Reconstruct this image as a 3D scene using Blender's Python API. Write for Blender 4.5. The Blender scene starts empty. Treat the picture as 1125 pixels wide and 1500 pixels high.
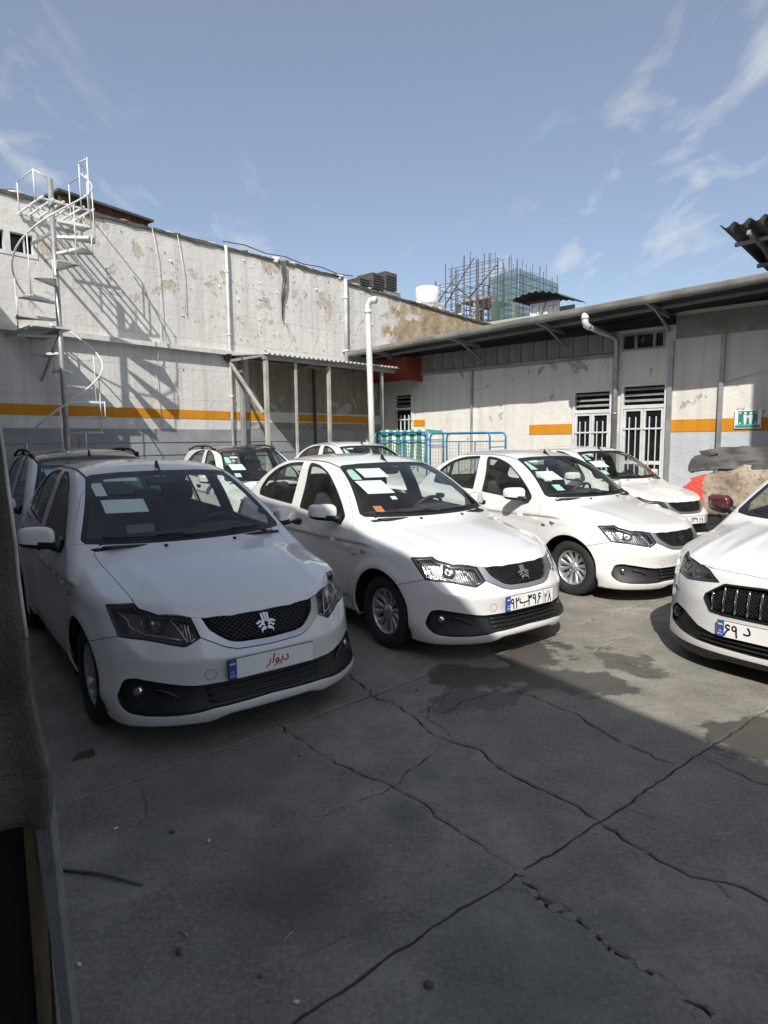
import bpy, bmesh, math, random
import numpy as np
from mathutils import Vector, Matrix, Euler
from mathutils.noise import noise as pnoise, fractal
R = math.radians
scene = bpy.context.scene
col = scene.collection
rng = random.Random(7)
# ---------------------------------------------------------------- camera, sky, sun, exposure
cd = bpy.data.cameras.new('camera'); cam = bpy.data.objects.new('camera', cd); col.objects.link(cam)
cd.sensor_fit = 'VERTICAL'; cd.sensor_height = 36; cd.lens = 36*922.73/1500; cd.clip_start = .02; cd.clip_end = 2000
CAM_PITCH, CAM_ROLL = R(6.4936), R(-.5775)
cam.matrix_world = Matrix.Translation((0, 0, 1.624)) @ Matrix.Rotation(R(90)-CAM_PITCH, 4, 'X') @ Matrix.Rotation(CAM_ROLL, 4, 'Z')
scene.camera = cam
SUN = Vector((.31, 1.83, -1.65)).normalized()          # direction the light travels
world = bpy.data.worlds.new('World'); scene.world = world; world.use_nodes = True
nt = world.node_tree; nt.nodes.clear()
def wn(t, **k):
    n = nt.nodes.new(t)
    for a, v in k.items(): setattr(n, a, v)
    return n
sky = wn('ShaderNodeTexSky', sky_type='NISHITA', sun_disc=False, sun_elevation=math.asin(-SUN.z),
         sun_rotation=math.atan2(-SUN.x, -SUN.y), altitude=1200, air_density=1.0, dust_density=4.0, ozone_density=1.0)
bg = wn('ShaderNodeBackground'); bg.inputs['Strength'].default_value = .118
wo = wn('ShaderNodeOutputWorld')
# thin high cloud over the whole sky, as a texture of direction projected on a flat layer
tc = wn('ShaderNodeTexCoord'); sep = wn('ShaderNodeSeparateXYZ'); nt.links.new(tc.outputs['Generated'], sep.inputs[0])
def wmath(op, a, b):
    n = wn('ShaderNodeMath', operation=op)
    for i, v in enumerate((a, b)):
        if isinstance(v, (int, float)): n.inputs[i].default_value = v
        else: nt.links.new(v, n.inputs[i])
    return n.outputs[0]
zz = wmath('MAXIMUM', wmath('ADD', sep.outputs[2], .12), .06)
cmb = wn('ShaderNodeCombineXYZ'); nt.links.new(wmath('DIVIDE', sep.outputs[0], zz), cmb.inputs[0]); nt.links.new(wmath('DIVIDE', sep.outputs[1], zz), cmb.inputs[1])
mp = wn('ShaderNodeMapping'); mp.inputs['Location'].default_value = (5.25, 5.08, 0); mp.inputs['Rotation'].default_value = (0, 0, R(24)); mp.inputs['Scale'].default_value = (2.3, 1.15, 1)
nt.links.new(cmb.outputs[0], mp.inputs[0])
n1 = wn('ShaderNodeTexNoise'); n1.inputs['Scale'].default_value = 2.3; n1.inputs['Detail'].default_value = 9; n1.inputs['Roughness'].default_value = .56; n1.inputs['Distortion'].default_value = .35
n2 = wn('ShaderNodeTexNoise'); n2.inputs['Scale'].default_value = .55; n2.inputs['Detail'].default_value = 3
nt.links.new(mp.outputs[0], n1.inputs[0]); nt.links.new(mp.outputs[0], n2.inputs[0])
r1 = wn('ShaderNodeValToRGB'); r1.color_ramp.elements[0].position = .53; r1.color_ramp.elements[1].position = .74
r2 = wn('ShaderNodeValToRGB'); r2.color_ramp.elements[0].position = .44; r2.color_ramp.elements[1].position = .60
nt.links.new(n1.outputs[0], r1.inputs[0]); nt.links.new(n2.outputs[0], r2.inputs[0])
cf = wmath('ADD', wmath('MULTIPLY', wmath('MULTIPLY', r1.outputs[0], r2.outputs[0]), .52), .17)
mixc = wn('ShaderNodeMix', data_type='RGBA'); nt.links.new(cf, mixc.inputs[0]); nt.links.new(sky.outputs[0], mixc.inputs[6]); mixc.inputs[7].default_value = (5.6, 5.7, 5.85, 1)
nt.links.new(mixc.outputs[2], bg.inputs[0]); nt.links.new(bg.outputs[0], wo.inputs[0])
sd = bpy.data.lights.new('sun', 'SUN'); sd.energy = 4.4; sd.angle = R(.53); sd.color = (1, .955, .88)
sun = bpy.data.objects.new('sun', sd); col.objects.link(sun); sun.rotation_euler = SUN.to_track_quat('-Z', 'Y').to_euler(); sun.location = (-3, -8, 14)
scene.view_settings.view_transform = 'Standard'; scene.view_settings.look = 'None'; scene.view_settings.gamma = 1
scene.view_settings.use_curve_mapping = False; scene.view_settings.exposure = 0.28
scene.render.engine = 'CYCLES'
# ---------------------------------------------------------------- helpers
def tag(o, label=None, cat=None, group=None, kind=None):
    if label: o['label'] = label
    if cat: o['category'] = cat
    if group: o['group'] = group
    if kind: o['kind'] = kind
    return o
def empty(name, loc=(0, 0, 0), rz=0, parent=None):
    o = bpy.data.objects.new(name, None); col.objects.link(o); o.location = loc; o.rotation_euler = (0, 0, rz); o.empty_display_size = .1
    if parent: o.parent = parent
    return o
def mesh_obj(name, V, F, mat, parent=None, smooth=False, normals=None, uv=None):
    me = bpy.data.meshes.new(name); me.from_pydata([tuple(map(float, v)) for v in V], [], [tuple(int(i) for i in f) for f in F])
    me.update()
    if smooth or normals is not None: me.polygons.foreach_set('use_smooth', [True]*len(me.polygons))
    if normals is not None: me.normals_split_custom_set_from_vertices([tuple(map(float, n)) for n in normals])
    o = bpy.data.objects.new(name, me); col.objects.link(o)
    if mat is not None:
        for m in (mat if isinstance(mat, (list, tuple)) else [mat]): me.materials.append(m)
    if parent: o.parent = parent
    return o
class MB:
    """collects shapes into one mesh"""
    def __init__(s): s.V = []; s.F = []; s.M = []; s.S = []
    def add(s, V, F, m=0, smooth=False):
        n = len(s.V); s.V += [tuple(v) for v in V]; s.F += [tuple(i+n for i in f) for f in F]; s.M += [m]*len(F); s.S += [smooth]*len(F); return s
    def box(s, c, d, rot=None, m=0, bev=0):
        hx, hy, hz = d[0]/2, d[1]/2, d[2]/2
        V = [Vector((x*hx, y*hy, z*hz)) for x in (-1, 1) for y in (-1, 1) for z in (-1, 1)]
        if rot is not None:
            Mx = rot if isinstance(rot, Matrix) else Euler(rot).to_matrix()
            V = [Mx @ v for v in V]
        return s.add([v+Vector(c) for v in V], [(0, 1, 3, 2), (4, 6, 7, 5), (0, 4, 5, 1), (2, 3, 7, 6), (0, 2, 6, 4), (1, 5, 7, 3)], m)
    def bx(s, x0, x1, y0, y1, z0, z1, m=0): return s.box(((x0+x1)/2, (y0+y1)/2, (z0+z1)/2), (abs(x1-x0), abs(y1-y0), abs(z1-z0)), m=m)
    def bar(s, a, b, w, h=None, m=0):
        a, b = Vector(a), Vector(b); d = b-a; L = d.length
        if L < 1e-6: return s
        q = d.to_track_quat('Z', 'Y').to_matrix()
        return s.box((a+b)/2, (w, h or w, L), q, m)
    def tube(s, path, r, n=8, m=0, cap=True):
        P = [Vector(p) for p in path]; rr = r if isinstance(r, (list, tuple)) else [r]*len(P)
        t = (P[1]-P[0]).normalized(); up = Vector((0, 0, 1)) if abs(t.z) < .9 else Vector((1, 0, 0)); u = t.cross(up).normalized(); V = []; 
        for i, p in enumerate(P):
            t = ((P[min(i+1, len(P)-1)]-P[max(i-1, 0)])).normalized(); u = (u-t*u.dot(t)).normalized(); v = t.cross(u)
            V += [p+(u*math.cos(2*math.pi*k/n)+v*math.sin(2*math.pi*k/n))*rr[i] for k in range(n)]
        F = [(i*n+k, i*n+(k+1) % n, (i+1)*n+(k+1) % n, (i+1)*n+k) for i in range(len(P)-1) for k in range(n)]
        if cap: F += [tuple(range(n))[::-1], tuple(range((len(P)-1)*n, len(P)*n))]
        return s.add(V, F, m, True)
    def lathe(s, prof, n=24, axis='Z', c=(0, 0, 0), m=0):
        V = []; c = Vector(c)
        for (r, h) in prof:
            for k in range(n):
                a = 2*math.pi*k/n; p = (r*math.cos(a), r*math.sin(a), h)
                if axis == 'Y': p = (p[0], p[2], p[1])
                if axis == 'X': p = (p[2], p[0], p[1])
                V.append(c+Vector(p))
        F = [(i*n+k, i*n+(k+1) % n, (i+1)*n+(k+1) % n, (i+1)*n+k) for i in range(len(prof)-1) for k in range(n)]
        return s.add(V, F, m, True)
    def prism(s, poly, z0, z1, m=0, tf=None):
        """polygon in local xy, extruded z0..z1; tf maps (x,y,z) -> point"""
        tf = tf or (lambda x, y, z: (x, y, z)); n = len(poly)
        V = [tf(x, y, z0) for x, y in poly]+[tf(x, y, z1) for x, y in poly]
        return s.add(V, [tuple(range(n))[::-1], tuple(range(n, 2*n))]+[(k, (k+1) % n, n+(k+1) % n, n+k) for k in range(n)], m)
    def sup(s, c, d, e=.35, n=20, rot=None, m=0, fn=None):
        """rounded block (superellipsoid)"""
        V = []; nu, nv = n, n//2; sg = lambda t, p: math.copysign(abs(t)**p, t)
        for j in range(nv+1):
            b = -math.pi/2+math.pi*j/nv
            for i in range(nu):
                a = 2*math.pi*i/nu; p = Vector((sg(math.cos(b), e)*sg(math.cos(a), e)*d[0]/2, sg(math.cos(b), e)*sg(math.sin(a), e)*d[1]/2, sg(math.sin(b), e)*d[2]/2))
                if fn: p = Vector(fn(p))
                if rot is not None: p = Euler(rot).to_matrix() @ p
                V.append(p+Vector(c))
        F = [(j*nu+i, j*nu+(i+1) % nu, (j+1)*nu+(i+1) % nu, (j+1)*nu+i) for j in range(nv) for i in range(nu)]
        return s.add(V, F, m, True)
    def grid(s, fn, nu, nv, m=0, smooth=True):
        V = [fn(i/nu, j/nv) for j in range(nv+1) for i in range(nu+1)]
        return s.add(V, [(j*(nu+1)+i, j*(nu+1)+i+1, (j+1)*(nu+1)+i+1, (j+1)*(nu+1)+i) for j in range(nv) for i in range(nu)], m, smooth)
    def build(s, name, mat, parent=None, origin=(0, 0, 0), bevel=0):
        o = Vector(origin); me = bpy.data.meshes.new(name); me.from_pydata([Vector(v)-o for v in s.V], [], s.F)
        for m in (mat if isinstance(mat, (list, tuple)) else [mat]): me.materials.append(m)
        me.polygons.foreach_set('material_index', s.M); me.polygons.foreach_set('use_smooth', s.S); me.update()
        ob = bpy.data.objects.new(name, me); col.objects.link(ob)
        if parent: ob.parent = parent
        if bevel:
            b = ob.modifiers.new('b', 'BEVEL'); b.width = bevel; b.segments = 2; b.limit_method = 'ANGLE'; b.angle_limit = R(40)
        return ob
def recalc(o):
    bm = bmesh.new(); bm.from_mesh(o.data); bmesh.ops.recalc_face_normals(bm, faces=bm.faces); bm.to_mesh(o.data); bm.free(); return o
def copy_tree(o, parent=None):
    c = o.copy(); col.objects.link(c); c.parent = parent
    for ch in [k for k in o.children]: copy_tree(ch, c)
    return c
# ---------------------------------------------------------------- materials
MAT = {}
class NT:
    def __init__(s, name):
        s.m = bpy.data.materials.new(name); s.m.use_nodes = True; s.t = s.m.node_tree; s.t.nodes.clear()
        s.out = s.n('ShaderNodeOutputMaterial'); s.b = s.n('ShaderNodeBsdfPrincipled'); s.l(s.b.outputs[0], s.out.inputs[0]); MAT[name] = s.m
    def n(s, t, **k):
        n = s.t.nodes.new(t)
        for a, v in k.items(): setattr(n, a, v)
        return n
    def l(s, a, b): s.t.links.new(a, b)
    def put(s, sock, v):
        if isinstance(v, (int, float)): sock.default_value = v
        elif isinstance(v, tuple): sock.default_value = v if len(v) == 4 or sock.type == 'VECTOR' else (*v, 1)
        else: s.l(v, sock)
    def coord(s, scale=(1, 1, 1), loc=(0, 0, 0), rot=(0, 0, 0), kind='Object'):
        c = s.n('ShaderNodeTexCoord'); m = s.n('ShaderNodeMapping'); s.l(c.outputs[kind], m.inputs[0])
        m.inputs['Scale'].default_value = scale; m.inputs['Location'].default_value = loc; m.inputs['Rotation'].default_value = rot; return m.outputs[0]
    def geo(s, scale=(1, 1, 1), loc=(0, 0, 0)):
        c = s.n('ShaderNodeNewGeometry'); m = s.n('ShaderNodeMapping'); s.l(c.outputs['Position'], m.inputs[0])
        m.inputs['Scale'].default_value = scale; m.inputs['Location'].default_value = loc; return m.outputs[0]
    def noise(s, v, sc, det=4, ro=.55, dist=0):
        n = s.n('ShaderNodeTexNoise'); s.l(v, n.inputs[0]); n.inputs['Scale'].default_value = sc; n.inputs['Detail'].default_value = det; n.inputs['Roughness'].default_value = ro; n.inputs['Distortion'].default_value = dist; return n.outputs[0]
    def vor(s, v, sc, feat='F1', out=0):
        n = s.n('ShaderNodeTexVoronoi', feature=feat); s.l(v, n.inputs[0]); n.inputs['Scale'].default_value = sc; return n.outputs[out]
    def ramp(s, f, *st):
        r = s.n('ShaderNodeValToRGB'); e = r.color_ramp.elements
        while len(e) < len(st): e.new(.5)
        for k, (p, c) in enumerate(st): e[k].position = p; e[k].color = (c, c, c, 1) if isinstance(c, (int, float)) else (*c, 1)
        s.l(f, r.inputs[0]); return r.outputs[0]
    def mix(s, f, a, b, mode='MIX'):
        m = s.n('ShaderNodeMix', data_type='RGBA', blend_type=mode); s.put(m.inputs[0], f); s.put(m.inputs[6], a); s.put(m.inputs[7], b); return m.outputs[2]
    def math(s, op, a, b=0.0):
        m = s.n('ShaderNodeMath', operation=op); s.put(m.inputs[0], a); s.put(m.inputs[1], b); return m.outputs[0]
    def bump(s, h, st=.3, d=.01):
        b = s.n('ShaderNodeBump'); b.inputs['Strength'].default_value = st; b.inputs['Distance'].default_value = d; s.l(h, b.inputs['Height']); s.l(b.outputs[0], s.b.inputs['Normal'])
    def set(s, **k):
        for a, v in k.items(): s.put(s.b.inputs[{'base': 'Base Color', 'rough': 'Roughness', 'metal': 'Metallic', 'coat': 'Coat Weight', 'coatr': 'Coat Roughness', 'spec': 'Specular IOR Level', 'alpha': 'Alpha', 'sheen': 'Sheen Weight'}[a]], v)
        return s.m
def simple(name, c, rough=.5, metal=0, coat=0, var=.12, vs=6, bump=0, bs=60, kind='Object', grime=0):
    t = NT(name); v = t.coord(kind=kind); n = t.noise(v, vs, 5)
    a = tuple(x*(1-var) for x in c); b = tuple(min(1, x*(1+var)) for x in c)
    colr = t.ramp(n, (.3, a), (.7, b))
    if grime:
        g = t.ramp(t.noise(v, vs*.6, 7, .65), (.45, 0), (.75, grime)); colr = t.mix(g, colr, tuple(x*.35 for x in c))
    t.set(base=colr, rough=t.ramp(n, (.2, max(0, rough-.08)), (.8, min(1, rough+.08))), metal=metal, coat=coat)
    if bump: t.bump(t.noise(v, bs, 4), bump, .01)
    return t.m
# ---------------------------------------------------------------- car body as a smooth implicit surface
class Spl:
    def __init__(s, *pts):
        p = np.array(sorted(pts), float); s.x = p[:, 0]; s.y = p[:, 1]; n = len(p); h = np.diff(s.x)
        A = np.eye(n); b = np.zeros(n)
        for i in range(1, n-1):
            A[i, i-1:i+2] = h[i-1], 2*(h[i-1]+h[i]), h[i]
            b[i] = 6*((s.y[i+1]-s.y[i])/h[i]-(s.y[i]-s.y[i-1])/h[i-1])
        s.m = np.linalg.solve(A, b); s.h = h
        s.s0 = (s.y[1]-s.y[0])/h[0]-h[0]*s.m[1]/6; s.s1 = (s.y[-1]-s.y[-2])/h[-1]+h[-1]*s.m[-2]/6
    def __call__(s, t):
        t = np.asarray(t, float); tc = np.clip(t, s.x[0], s.x[-1]); i = np.clip(np.searchsorted(s.x, tc)-1, 0, len(s.h)-1)
        h = s.h[i]; a = (s.x[i+1]-tc)/h; b = (tc-s.x[i])/h
        v = a*s.y[i]+b*s.y[i+1]+((a**3-a)*s.m[i]+(b**3-b)*s.m[i+1])*h*h/6
        return v+np.minimum(t-s.x[0], 0)*s.s0+np.maximum(t-s.x[-1], 0)*s.s1
def smax(a, b, k):
    h = np.clip(.5+.5*(a-b)/k, 0, 1); return b+(a-b)*h+k*h*(1-h)
def smin(a, b, k): return -smax(-a, -b, k)
def gau(t): return np.exp(-t*t)
def sstep(a, b, t):
    t = np.clip((t-a)/(b-a), 0, 1); return t*t*(3-2*t)
SAINA = dict(wb=2.415, ax=-.05, ar=.345, aoff=-.02, rtyre=.288, track=.70,
 top=Spl((.9, .52), (.72, .655), (.62, .722), (.45, .785), (.25, .842), (0, .897), (-.25, .945), (-.5, .98), (-1, 1.0), (-1.7, 1.025), (-2.4, 1.06), (-2.75, 1.075), (-3.0, 1.06), (-3.3, 1.0)),
 flow=Spl((.1, .70), (.165, .738), (.205, .752), (.25, .742), (.31, .730), (.37, .729), (.43, .737), (.50, .746), (.6, .74)),
 crease_z=.492, fslope=.56, fa=Spl((.15, .27), (.25, .29), (.38, .34), (.5, .375), (.62, .40), (.8, .42)), fy=.734, fp=3.0,
 rear=Spl((.1, -3.02), (.3, -3.12), (.5, -3.17), (.75, -3.17), (.95, -3.12), (1.1, -3.08)),
 w=Spl((.9, .785), (.5, .80), (0, .812), (-.5, .815), (-1.2, .818), (-2.0, .812), (-2.6, .795), (-3.2, .745)),
 pz=Spl((.1, -.055), (.2, -.035), (.32, -.014), (.5, -.002), (.62, 0), (.74, -.003), (.84, -.014), (.94, -.035), (1.04, -.06), (1.2, -.12)),
 bot=.175, crown=.085,
 wsx=Spl((.9, -.10), (.96, -.22), (1.1, -.445), (1.25, -.69), (1.38, -.93), (1.5, -1.18)),
 roof=Spl((-.7, 1.36), (-.95, 1.43), (-1.15, 1.464), (-1.45, 1.488), (-1.75, 1.492), (-2.05, 1.48), (-2.3, 1.448), (-2.6, 1.375), (-2.9, 1.25)),
 rgx=Spl((.95, -3.0), (1.05, -2.9), (1.2, -2.7), (1.35, -2.45), (1.5, -2.15)), wsk=.52, rgk=.56,
 gw=Spl((.9, .79), (1.0, .757), (1.15, .702), (1.3, .64), (1.42, .58), (1.55, .505)),
 gt=Spl((0, .0), (-.6, 0), (-1.2, 0), (-1.9, -.010), (-2.5, -.035), (-3, -.07)),
 kg=.11, door_crease=lambda x: .722-.09*x, rb=.22)
def body(P, S):
    x, y, z = P[:, 0], np.abs(P[:, 1]), P[:, 2]
    T = S['top'](x)-S['crown']*(y/.75)**2.6+.007*gau((y-.47+.1*(x-.3))/.06)*sstep(-.5, .1, x)*sstep(.75, .3, x)
    if 'topfx' in S: T = T+S['topfx'](x, y)
    ft = (z-T)*.965
    yy = y/S['fy']; fa = S['fa'](z)
    zc = S['crease_z']+.10*sstep(.56, .72, y)**1.5
    F0 = smin(S['flow'](z), S['flow'](S['crease_z'])-(z-zc)*S['fslope']-.25*np.maximum(z-.66, 0)**1.5, S.get('ck', .007))
    F = F0-fa*yy**S['fp']
    if 'fx' in S: F = F+S['fx'](y, z)
    sl = fa*S['fp']*yy**(S['fp']-1)/S['fy']
    ff = (x-F)/np.sqrt(1+sl*sl)
    Rr = S['rear'](z)+S['rb']*(y/.75)**3
    fr = (Rr-x)/np.sqrt(1+(S['rb']*3*(y/.75)**2/.75)**2)
    W = S['w'](x)+S['pz'](z)
    for ax in (S['ax']+S['aoff'], S['ax']-S['wb']):
        r = np.hypot(x-ax, z-S['rtyre'])
        W = W+.017*sstep(S['ar']+.105, S['ar']+.015, r)*sstep(.2, .3, z)
    zd = S['door_crease'](x)
    W = W+.008*sstep(-.085, 0, z-zd)*sstep(.006, -.002, z-zd)*sstep(-.26, -.40, x)*sstep(-3.0, -2.5, x)
    W = W-.018*sstep(.335, .325, z)*sstep(-.43, -.46, x)*sstep(-2.10, -2.06, x)
    fs = y-W
    fb = S['bot']+.02*sstep(-.3, -.5, x)-.032*sstep(.22, .36, y)*sstep(.1, .25, x)-z
    f = smax(smax(ft, ff, .04), fr, .07)
    f = smax(f, fs, S.get('ks', .09))
    f = smax(f, fb, .02)
    wx = S['wsx'](z)-(.40-.25*(z-1.0))*y*y
    gf = (x-wx)*S['wsk']
    gr = (S['rgx'](z)+.30*y*y-x)*S['rgk']
    gtop = z-(S['roof'](x)-.11*y*y-.25*y**4)
    gs = (y-(S['gw'](z)+S['gt'](x)))*.93
    g = smax(smax(gf, gr, .02), gtop, S['kg'])
    g = smax(g, gs, .055)
    g = smax(g, .8-z, .02)
    return smin(f, g, .026)
def grad(P, S, e=2e-4):
    G = np.empty_like(P)
    for k in range(3):
        d = np.zeros(3); d[k] = e
        G[:, k] = (body(P+d, S)-body(P-d, S))/(2*e)
    return G
def project(P, S, it=3):
    P = P.copy(); y0 = P[:, 1] <= 1e-9
    for _ in range(it):
        f = body(P, S); g = grad(P, S); g[y0, 1] = 0
        st = f/np.maximum((g*g).sum(1), .05); P -= np.clip(st, -.03, .03)[:, None]*g; P[y0, 1] = 0
    return P
def surface_net(S, h, x0=-3.4, x1=.98, z0=.08, z1=1.62, y1=1.0):
    xs = np.arange(x0, x1, h); ys = -h/2+h*np.arange(int(y1/h)); zs = np.arange(z0, z1, h)
    n = (len(xs), len(ys), len(zs)); X, Y, Z = np.meshgrid(xs, ys, zs, indexing='ij')
    D = body(np.stack([X.ravel(), Y.ravel(), Z.ravel()], 1), S).reshape(n); I = D < 0
    c = np.zeros((n[0]-1, n[1]-1, n[2]-1), int)
    for a in (0, 1):
        for b in (0, 1):
            for d in (0, 1): c += I[a:n[0]-1+a, b:n[1]-1+b, d:n[2]-1+d]
    act = (c > 0) & (c < 8); idx = -np.ones(c.shape, int); ii = np.argwhere(act); idx[act] = np.arange(len(ii))
    acc = np.zeros((len(ii), 3)); cnt = np.zeros(len(ii))
    corners = [(a, b, d) for a in (0, 1) for b in (0, 1) for d in (0, 1)]
    for p in corners:
        for ax in range(3):
            if p[ax]: continue
            q = list(p); q[ax] = 1
            ip = ii+np.array(p); iq = ii+np.array(q)
            dp = D[ip[:, 0], ip[:, 1], ip[:, 2]]; dq = D[iq[:, 0], iq[:, 1], iq[:, 2]]
            m = (dp < 0) != (dq < 0); t = np.where(m, dp/np.where(m, dp-dq, 1), 0)
            acc[m] += (ip+(iq-ip)*t[:, None])[m]; cnt[m] += 1
    V = acc/cnt[:, None]*h+np.array([xs[0], ys[0], zs[0]])
    V[ii[:, 1] == 0, 1] = 0
    quads = []
    for ax in range(3):
        sl0 = [slice(1, k-1) for k in n]; sl0[ax] = slice(0, n[ax]-1); sl1 = [slice(1, k-1) for k in n]; sl1[ax] = slice(1, n[ax])
        ch = np.argwhere(I[tuple(sl0)] != I[tuple(sl1)]); o = np.array([0 if k == ax else 1 for k in range(3)]); ch = ch+o
        b, d = [k for k in range(3) if k != ax]; eb = np.zeros(3, int); eb[b] = 1; ed = np.zeros(3, int); ed[d] = 1
        q = np.stack([idx[tuple((ch-u).T)] for u in (eb+ed, ed, 0*eb, eb)], 1); quads.append(q[(q >= 0).all(1)])
    Q = np.concatenate(quads); V = project(V, S)
    d1 = ((V[Q[:, 0]]-V[Q[:, 2]])**2).sum(1); d2 = ((V[Q[:, 1]]-V[Q[:, 3]])**2).sum(1); s = d1 < d2
    T = np.concatenate([Q[s][:, [0, 1, 2]], Q[s][:, [0, 2, 3]], Q[~s][:, [0, 1, 3]], Q[~s][:, [1, 2, 3]]])
    return V, orient(V, T, S)
def orient(V, T, S):
    N = np.cross(V[T[:, 1]]-V[T[:, 0]], V[T[:, 2]]-V[T[:, 0]]); G = grad(V[T].mean(1), S)
    fl = (N*G).sum(1) < 0; T = T.copy(); T[fl] = T[fl][:, [0, 2, 1]]; return T
def psdf(x, y, poly):
    p = np.array([q[:2] for q in poly], float); d = np.full(len(x), 1e9); ins = np.zeros(len(x), bool)
    for i in range(len(p)):
        a, b = p[i], p[(i+1) % len(p)]; e = b-a; wx, wy = x-a[0], y-a[1]
        t = np.clip((wx*e[0]+wy*e[1])/max(e@e, 1e-12), 0, 1); d = np.minimum(d, (wx-e[0]*t)**2+(wy-e[1]*t)**2)
        c = (a[1] > y) != (b[1] > y); ins ^= c & (x < (b[0]-a[0])*(y-a[1])/(b[1]-a[1] if b[1] != a[1] else 1e-12)+a[0])
    return np.where(ins, -1, 1)*np.sqrt(d)
def rnd(poly, r=.02, n=5):
    """round the corners of a polygon"""
    out = []; P = [np.array(p[:2], float) for p in poly]; rr = [(p[2] if len(p) > 2 else r) for p in poly]; m = len(P)
    for i in range(m):
        a, b, c = P[i-1], P[i], P[(i+1) % m]; u = a-b; v = c-b; lu, lv = np.linalg.norm(u), np.linalg.norm(v)
        k = min(rr[i], lu*.45, lv*.45)
        if k < 1e-4: out.append(b); continue
        A = b+u/lu*k; C = b+v/lv*k
        for t in np.linspace(0, 1, n): out.append((1-t)**2*A+2*t*(1-t)*b+t*t*C)
    return [tuple(map(float, q)) for q in out]
class Skin:
    """half of a car's skin (y >= 0), cut into labelled regions"""
    def __init__(s, S, h=.02):
        s.S = S; s.V, s.T = surface_net(S, h); s.L = np.zeros(len(s.T), int); s.names = ['shell']
    def lid(s, nm):
        if nm not in s.names: s.names.append(nm)
        return s.names.index(nm)
    def cut(s, fn, new, among=('shell',)):
        V, T, L, S = s.V, s.T, s.L, s.S; val = fn(V); val = np.where(np.abs(val) < 1e-6, 1e-6, val); ins = val < 0
        ok = np.isin(L, [s.lid(a) for a in among]); k = ins[T].sum(1); nl = s.lid(new)
        L = L.copy(); L[ok & (k == 3)] = nl; cr = np.where(ok & (k > 0) & (k < 3))[0]
        if len(cr):
            t = T[cr]; i3 = ins[t]; lone = np.where(i3.sum(1) == 1, i3.argmax(1), (~i3).argmax(1))
            r = np.arange(len(t)); a = t[r, lone]; b = t[r, (lone+1) % 3]; c = t[r, (lone+2) % 3]
            E = np.concatenate([np.stack([a, b], 1), np.stack([a, c], 1)]); Es = np.sort(E, 1)
            U, inv = np.unique(Es, axis=0, return_inverse=True); inv = inv.ravel()
            lo, hi = V[U[:, 0]].copy(), V[U[:, 1]].copy(); fl, fh = val[U[:, 0]], val[U[:, 1]]
            for _ in range(4):
                w = np.clip(fl/(fl-fh), .02, .98); p = lo+(hi-lo)*w[:, None]; fp = fn(p); same = (fp < 0) == (fl < 0)
                lo[same] = p[same]; fl = np.where(same, fp, fl); hi[~same] = p[~same]; fh = np.where(same, fh, fp)
            y0 = (V[U[:, 0], 1] <= 1e-9) & (V[U[:, 1], 1] <= 1e-9); p[y0, 1] = 0
            p = project(p, S, 2); n0 = len(V); V = np.concatenate([V, p]); ab = n0+inv[:len(t)]; ac = n0+inv[len(t):]
            li = ins[a]; old = L[cr]
            l1 = np.where(li, nl, old); l2 = np.where(li, old, nl)
            keep = np.ones(len(T), bool); keep[cr] = False
            T = np.concatenate([T[keep], np.stack([a, ab, ac], 1), np.stack([ab, b, c], 1), np.stack([ab, c, ac], 1)])
            L = np.concatenate([L[keep], l1, l2, l2])
        s.V, s.T, s.L = V, T, L
    def get(s, nm):
        t = s.T[s.L == s.lid(nm)]
        if not len(t): return np.zeros((0, 3)), np.zeros((0, 3), int), np.zeros((0, 3))
        u, inv = np.unique(t, return_inverse=True); V = s.V[u]; g = grad(V, s.S); g[V[:, 1] <= 1e-9, 1] = 0
        return V, inv.reshape(-1, 3), g/np.linalg.norm(g, axis=1)[:, None]
def border(V, T, N):
    """boundary vertices with the in-surface direction that points into the patch, and boundary edges"""
    E = np.concatenate([T[:, [0, 1]], T[:, [1, 2]], T[:, [2, 0]]]); opp = np.concatenate([T[:, 2], T[:, 0], T[:, 1]])
    key = np.sort(E, 1); _, inv, cnt = np.unique(key, axis=0, return_inverse=True, return_counts=True); b = cnt[inv.ravel()] == 1
    b &= ~((V[E[:, 0], 1] <= 1e-9) & (V[E[:, 1], 1] <= 1e-9))
    E, opp = E[b], opp[b]; D = np.zeros_like(V)
    for i in (0, 1):
        e = V[E[:, 1]]-V[E[:, 0]]; n = N[E[:, i]]; d = np.cross(n, e); d /= np.maximum(np.linalg.norm(d, axis=1), 1e-9)[:, None]
        np.add.at(D, E[:, i], d)
    L = np.linalg.norm(D, axis=1); bi = L > 1e-6; D[bi] /= L[bi][:, None]; D[V[:, 1] <= 1e-9, 1] = 0
    return E, D, bi
def panel(V, T, N, gap=.002, depth=.014, off=0.0):
    """patch with its edge pulled in and folded back; returns V, F, N"""
    if not len(T): return V, T, N
    E, D, bi = border(V, T, N); V2 = V+N*off+D*gap; k = np.unique(E); m = -np.ones(len(V), int); m[k] = np.arange(len(k))
    n = len(V2); A = V2[k]; B = A-N[k]*depth; on = -D[k]
    V3 = np.concatenate([V2, A, B]); N3 = np.concatenate([N, on, on])
    a, b = m[E[:, 0]]+n, m[E[:, 1]]+n; q = len(k)
    F = np.concatenate([T, np.stack([b, a, a+q], 1), np.stack([b, a+q, b+q], 1)])
    return V3, F, N3
def mirror(V, F, N):
    s = np.array([1, -1, 1]); return V*s, F[:, [0, 2, 1]], N*s
def both(V, F, N):
    a, b, c = mirror(V, F, N); return np.concatenate([V, a]), np.concatenate([F, b+len(V)]), np.concatenate([N, c])
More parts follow.
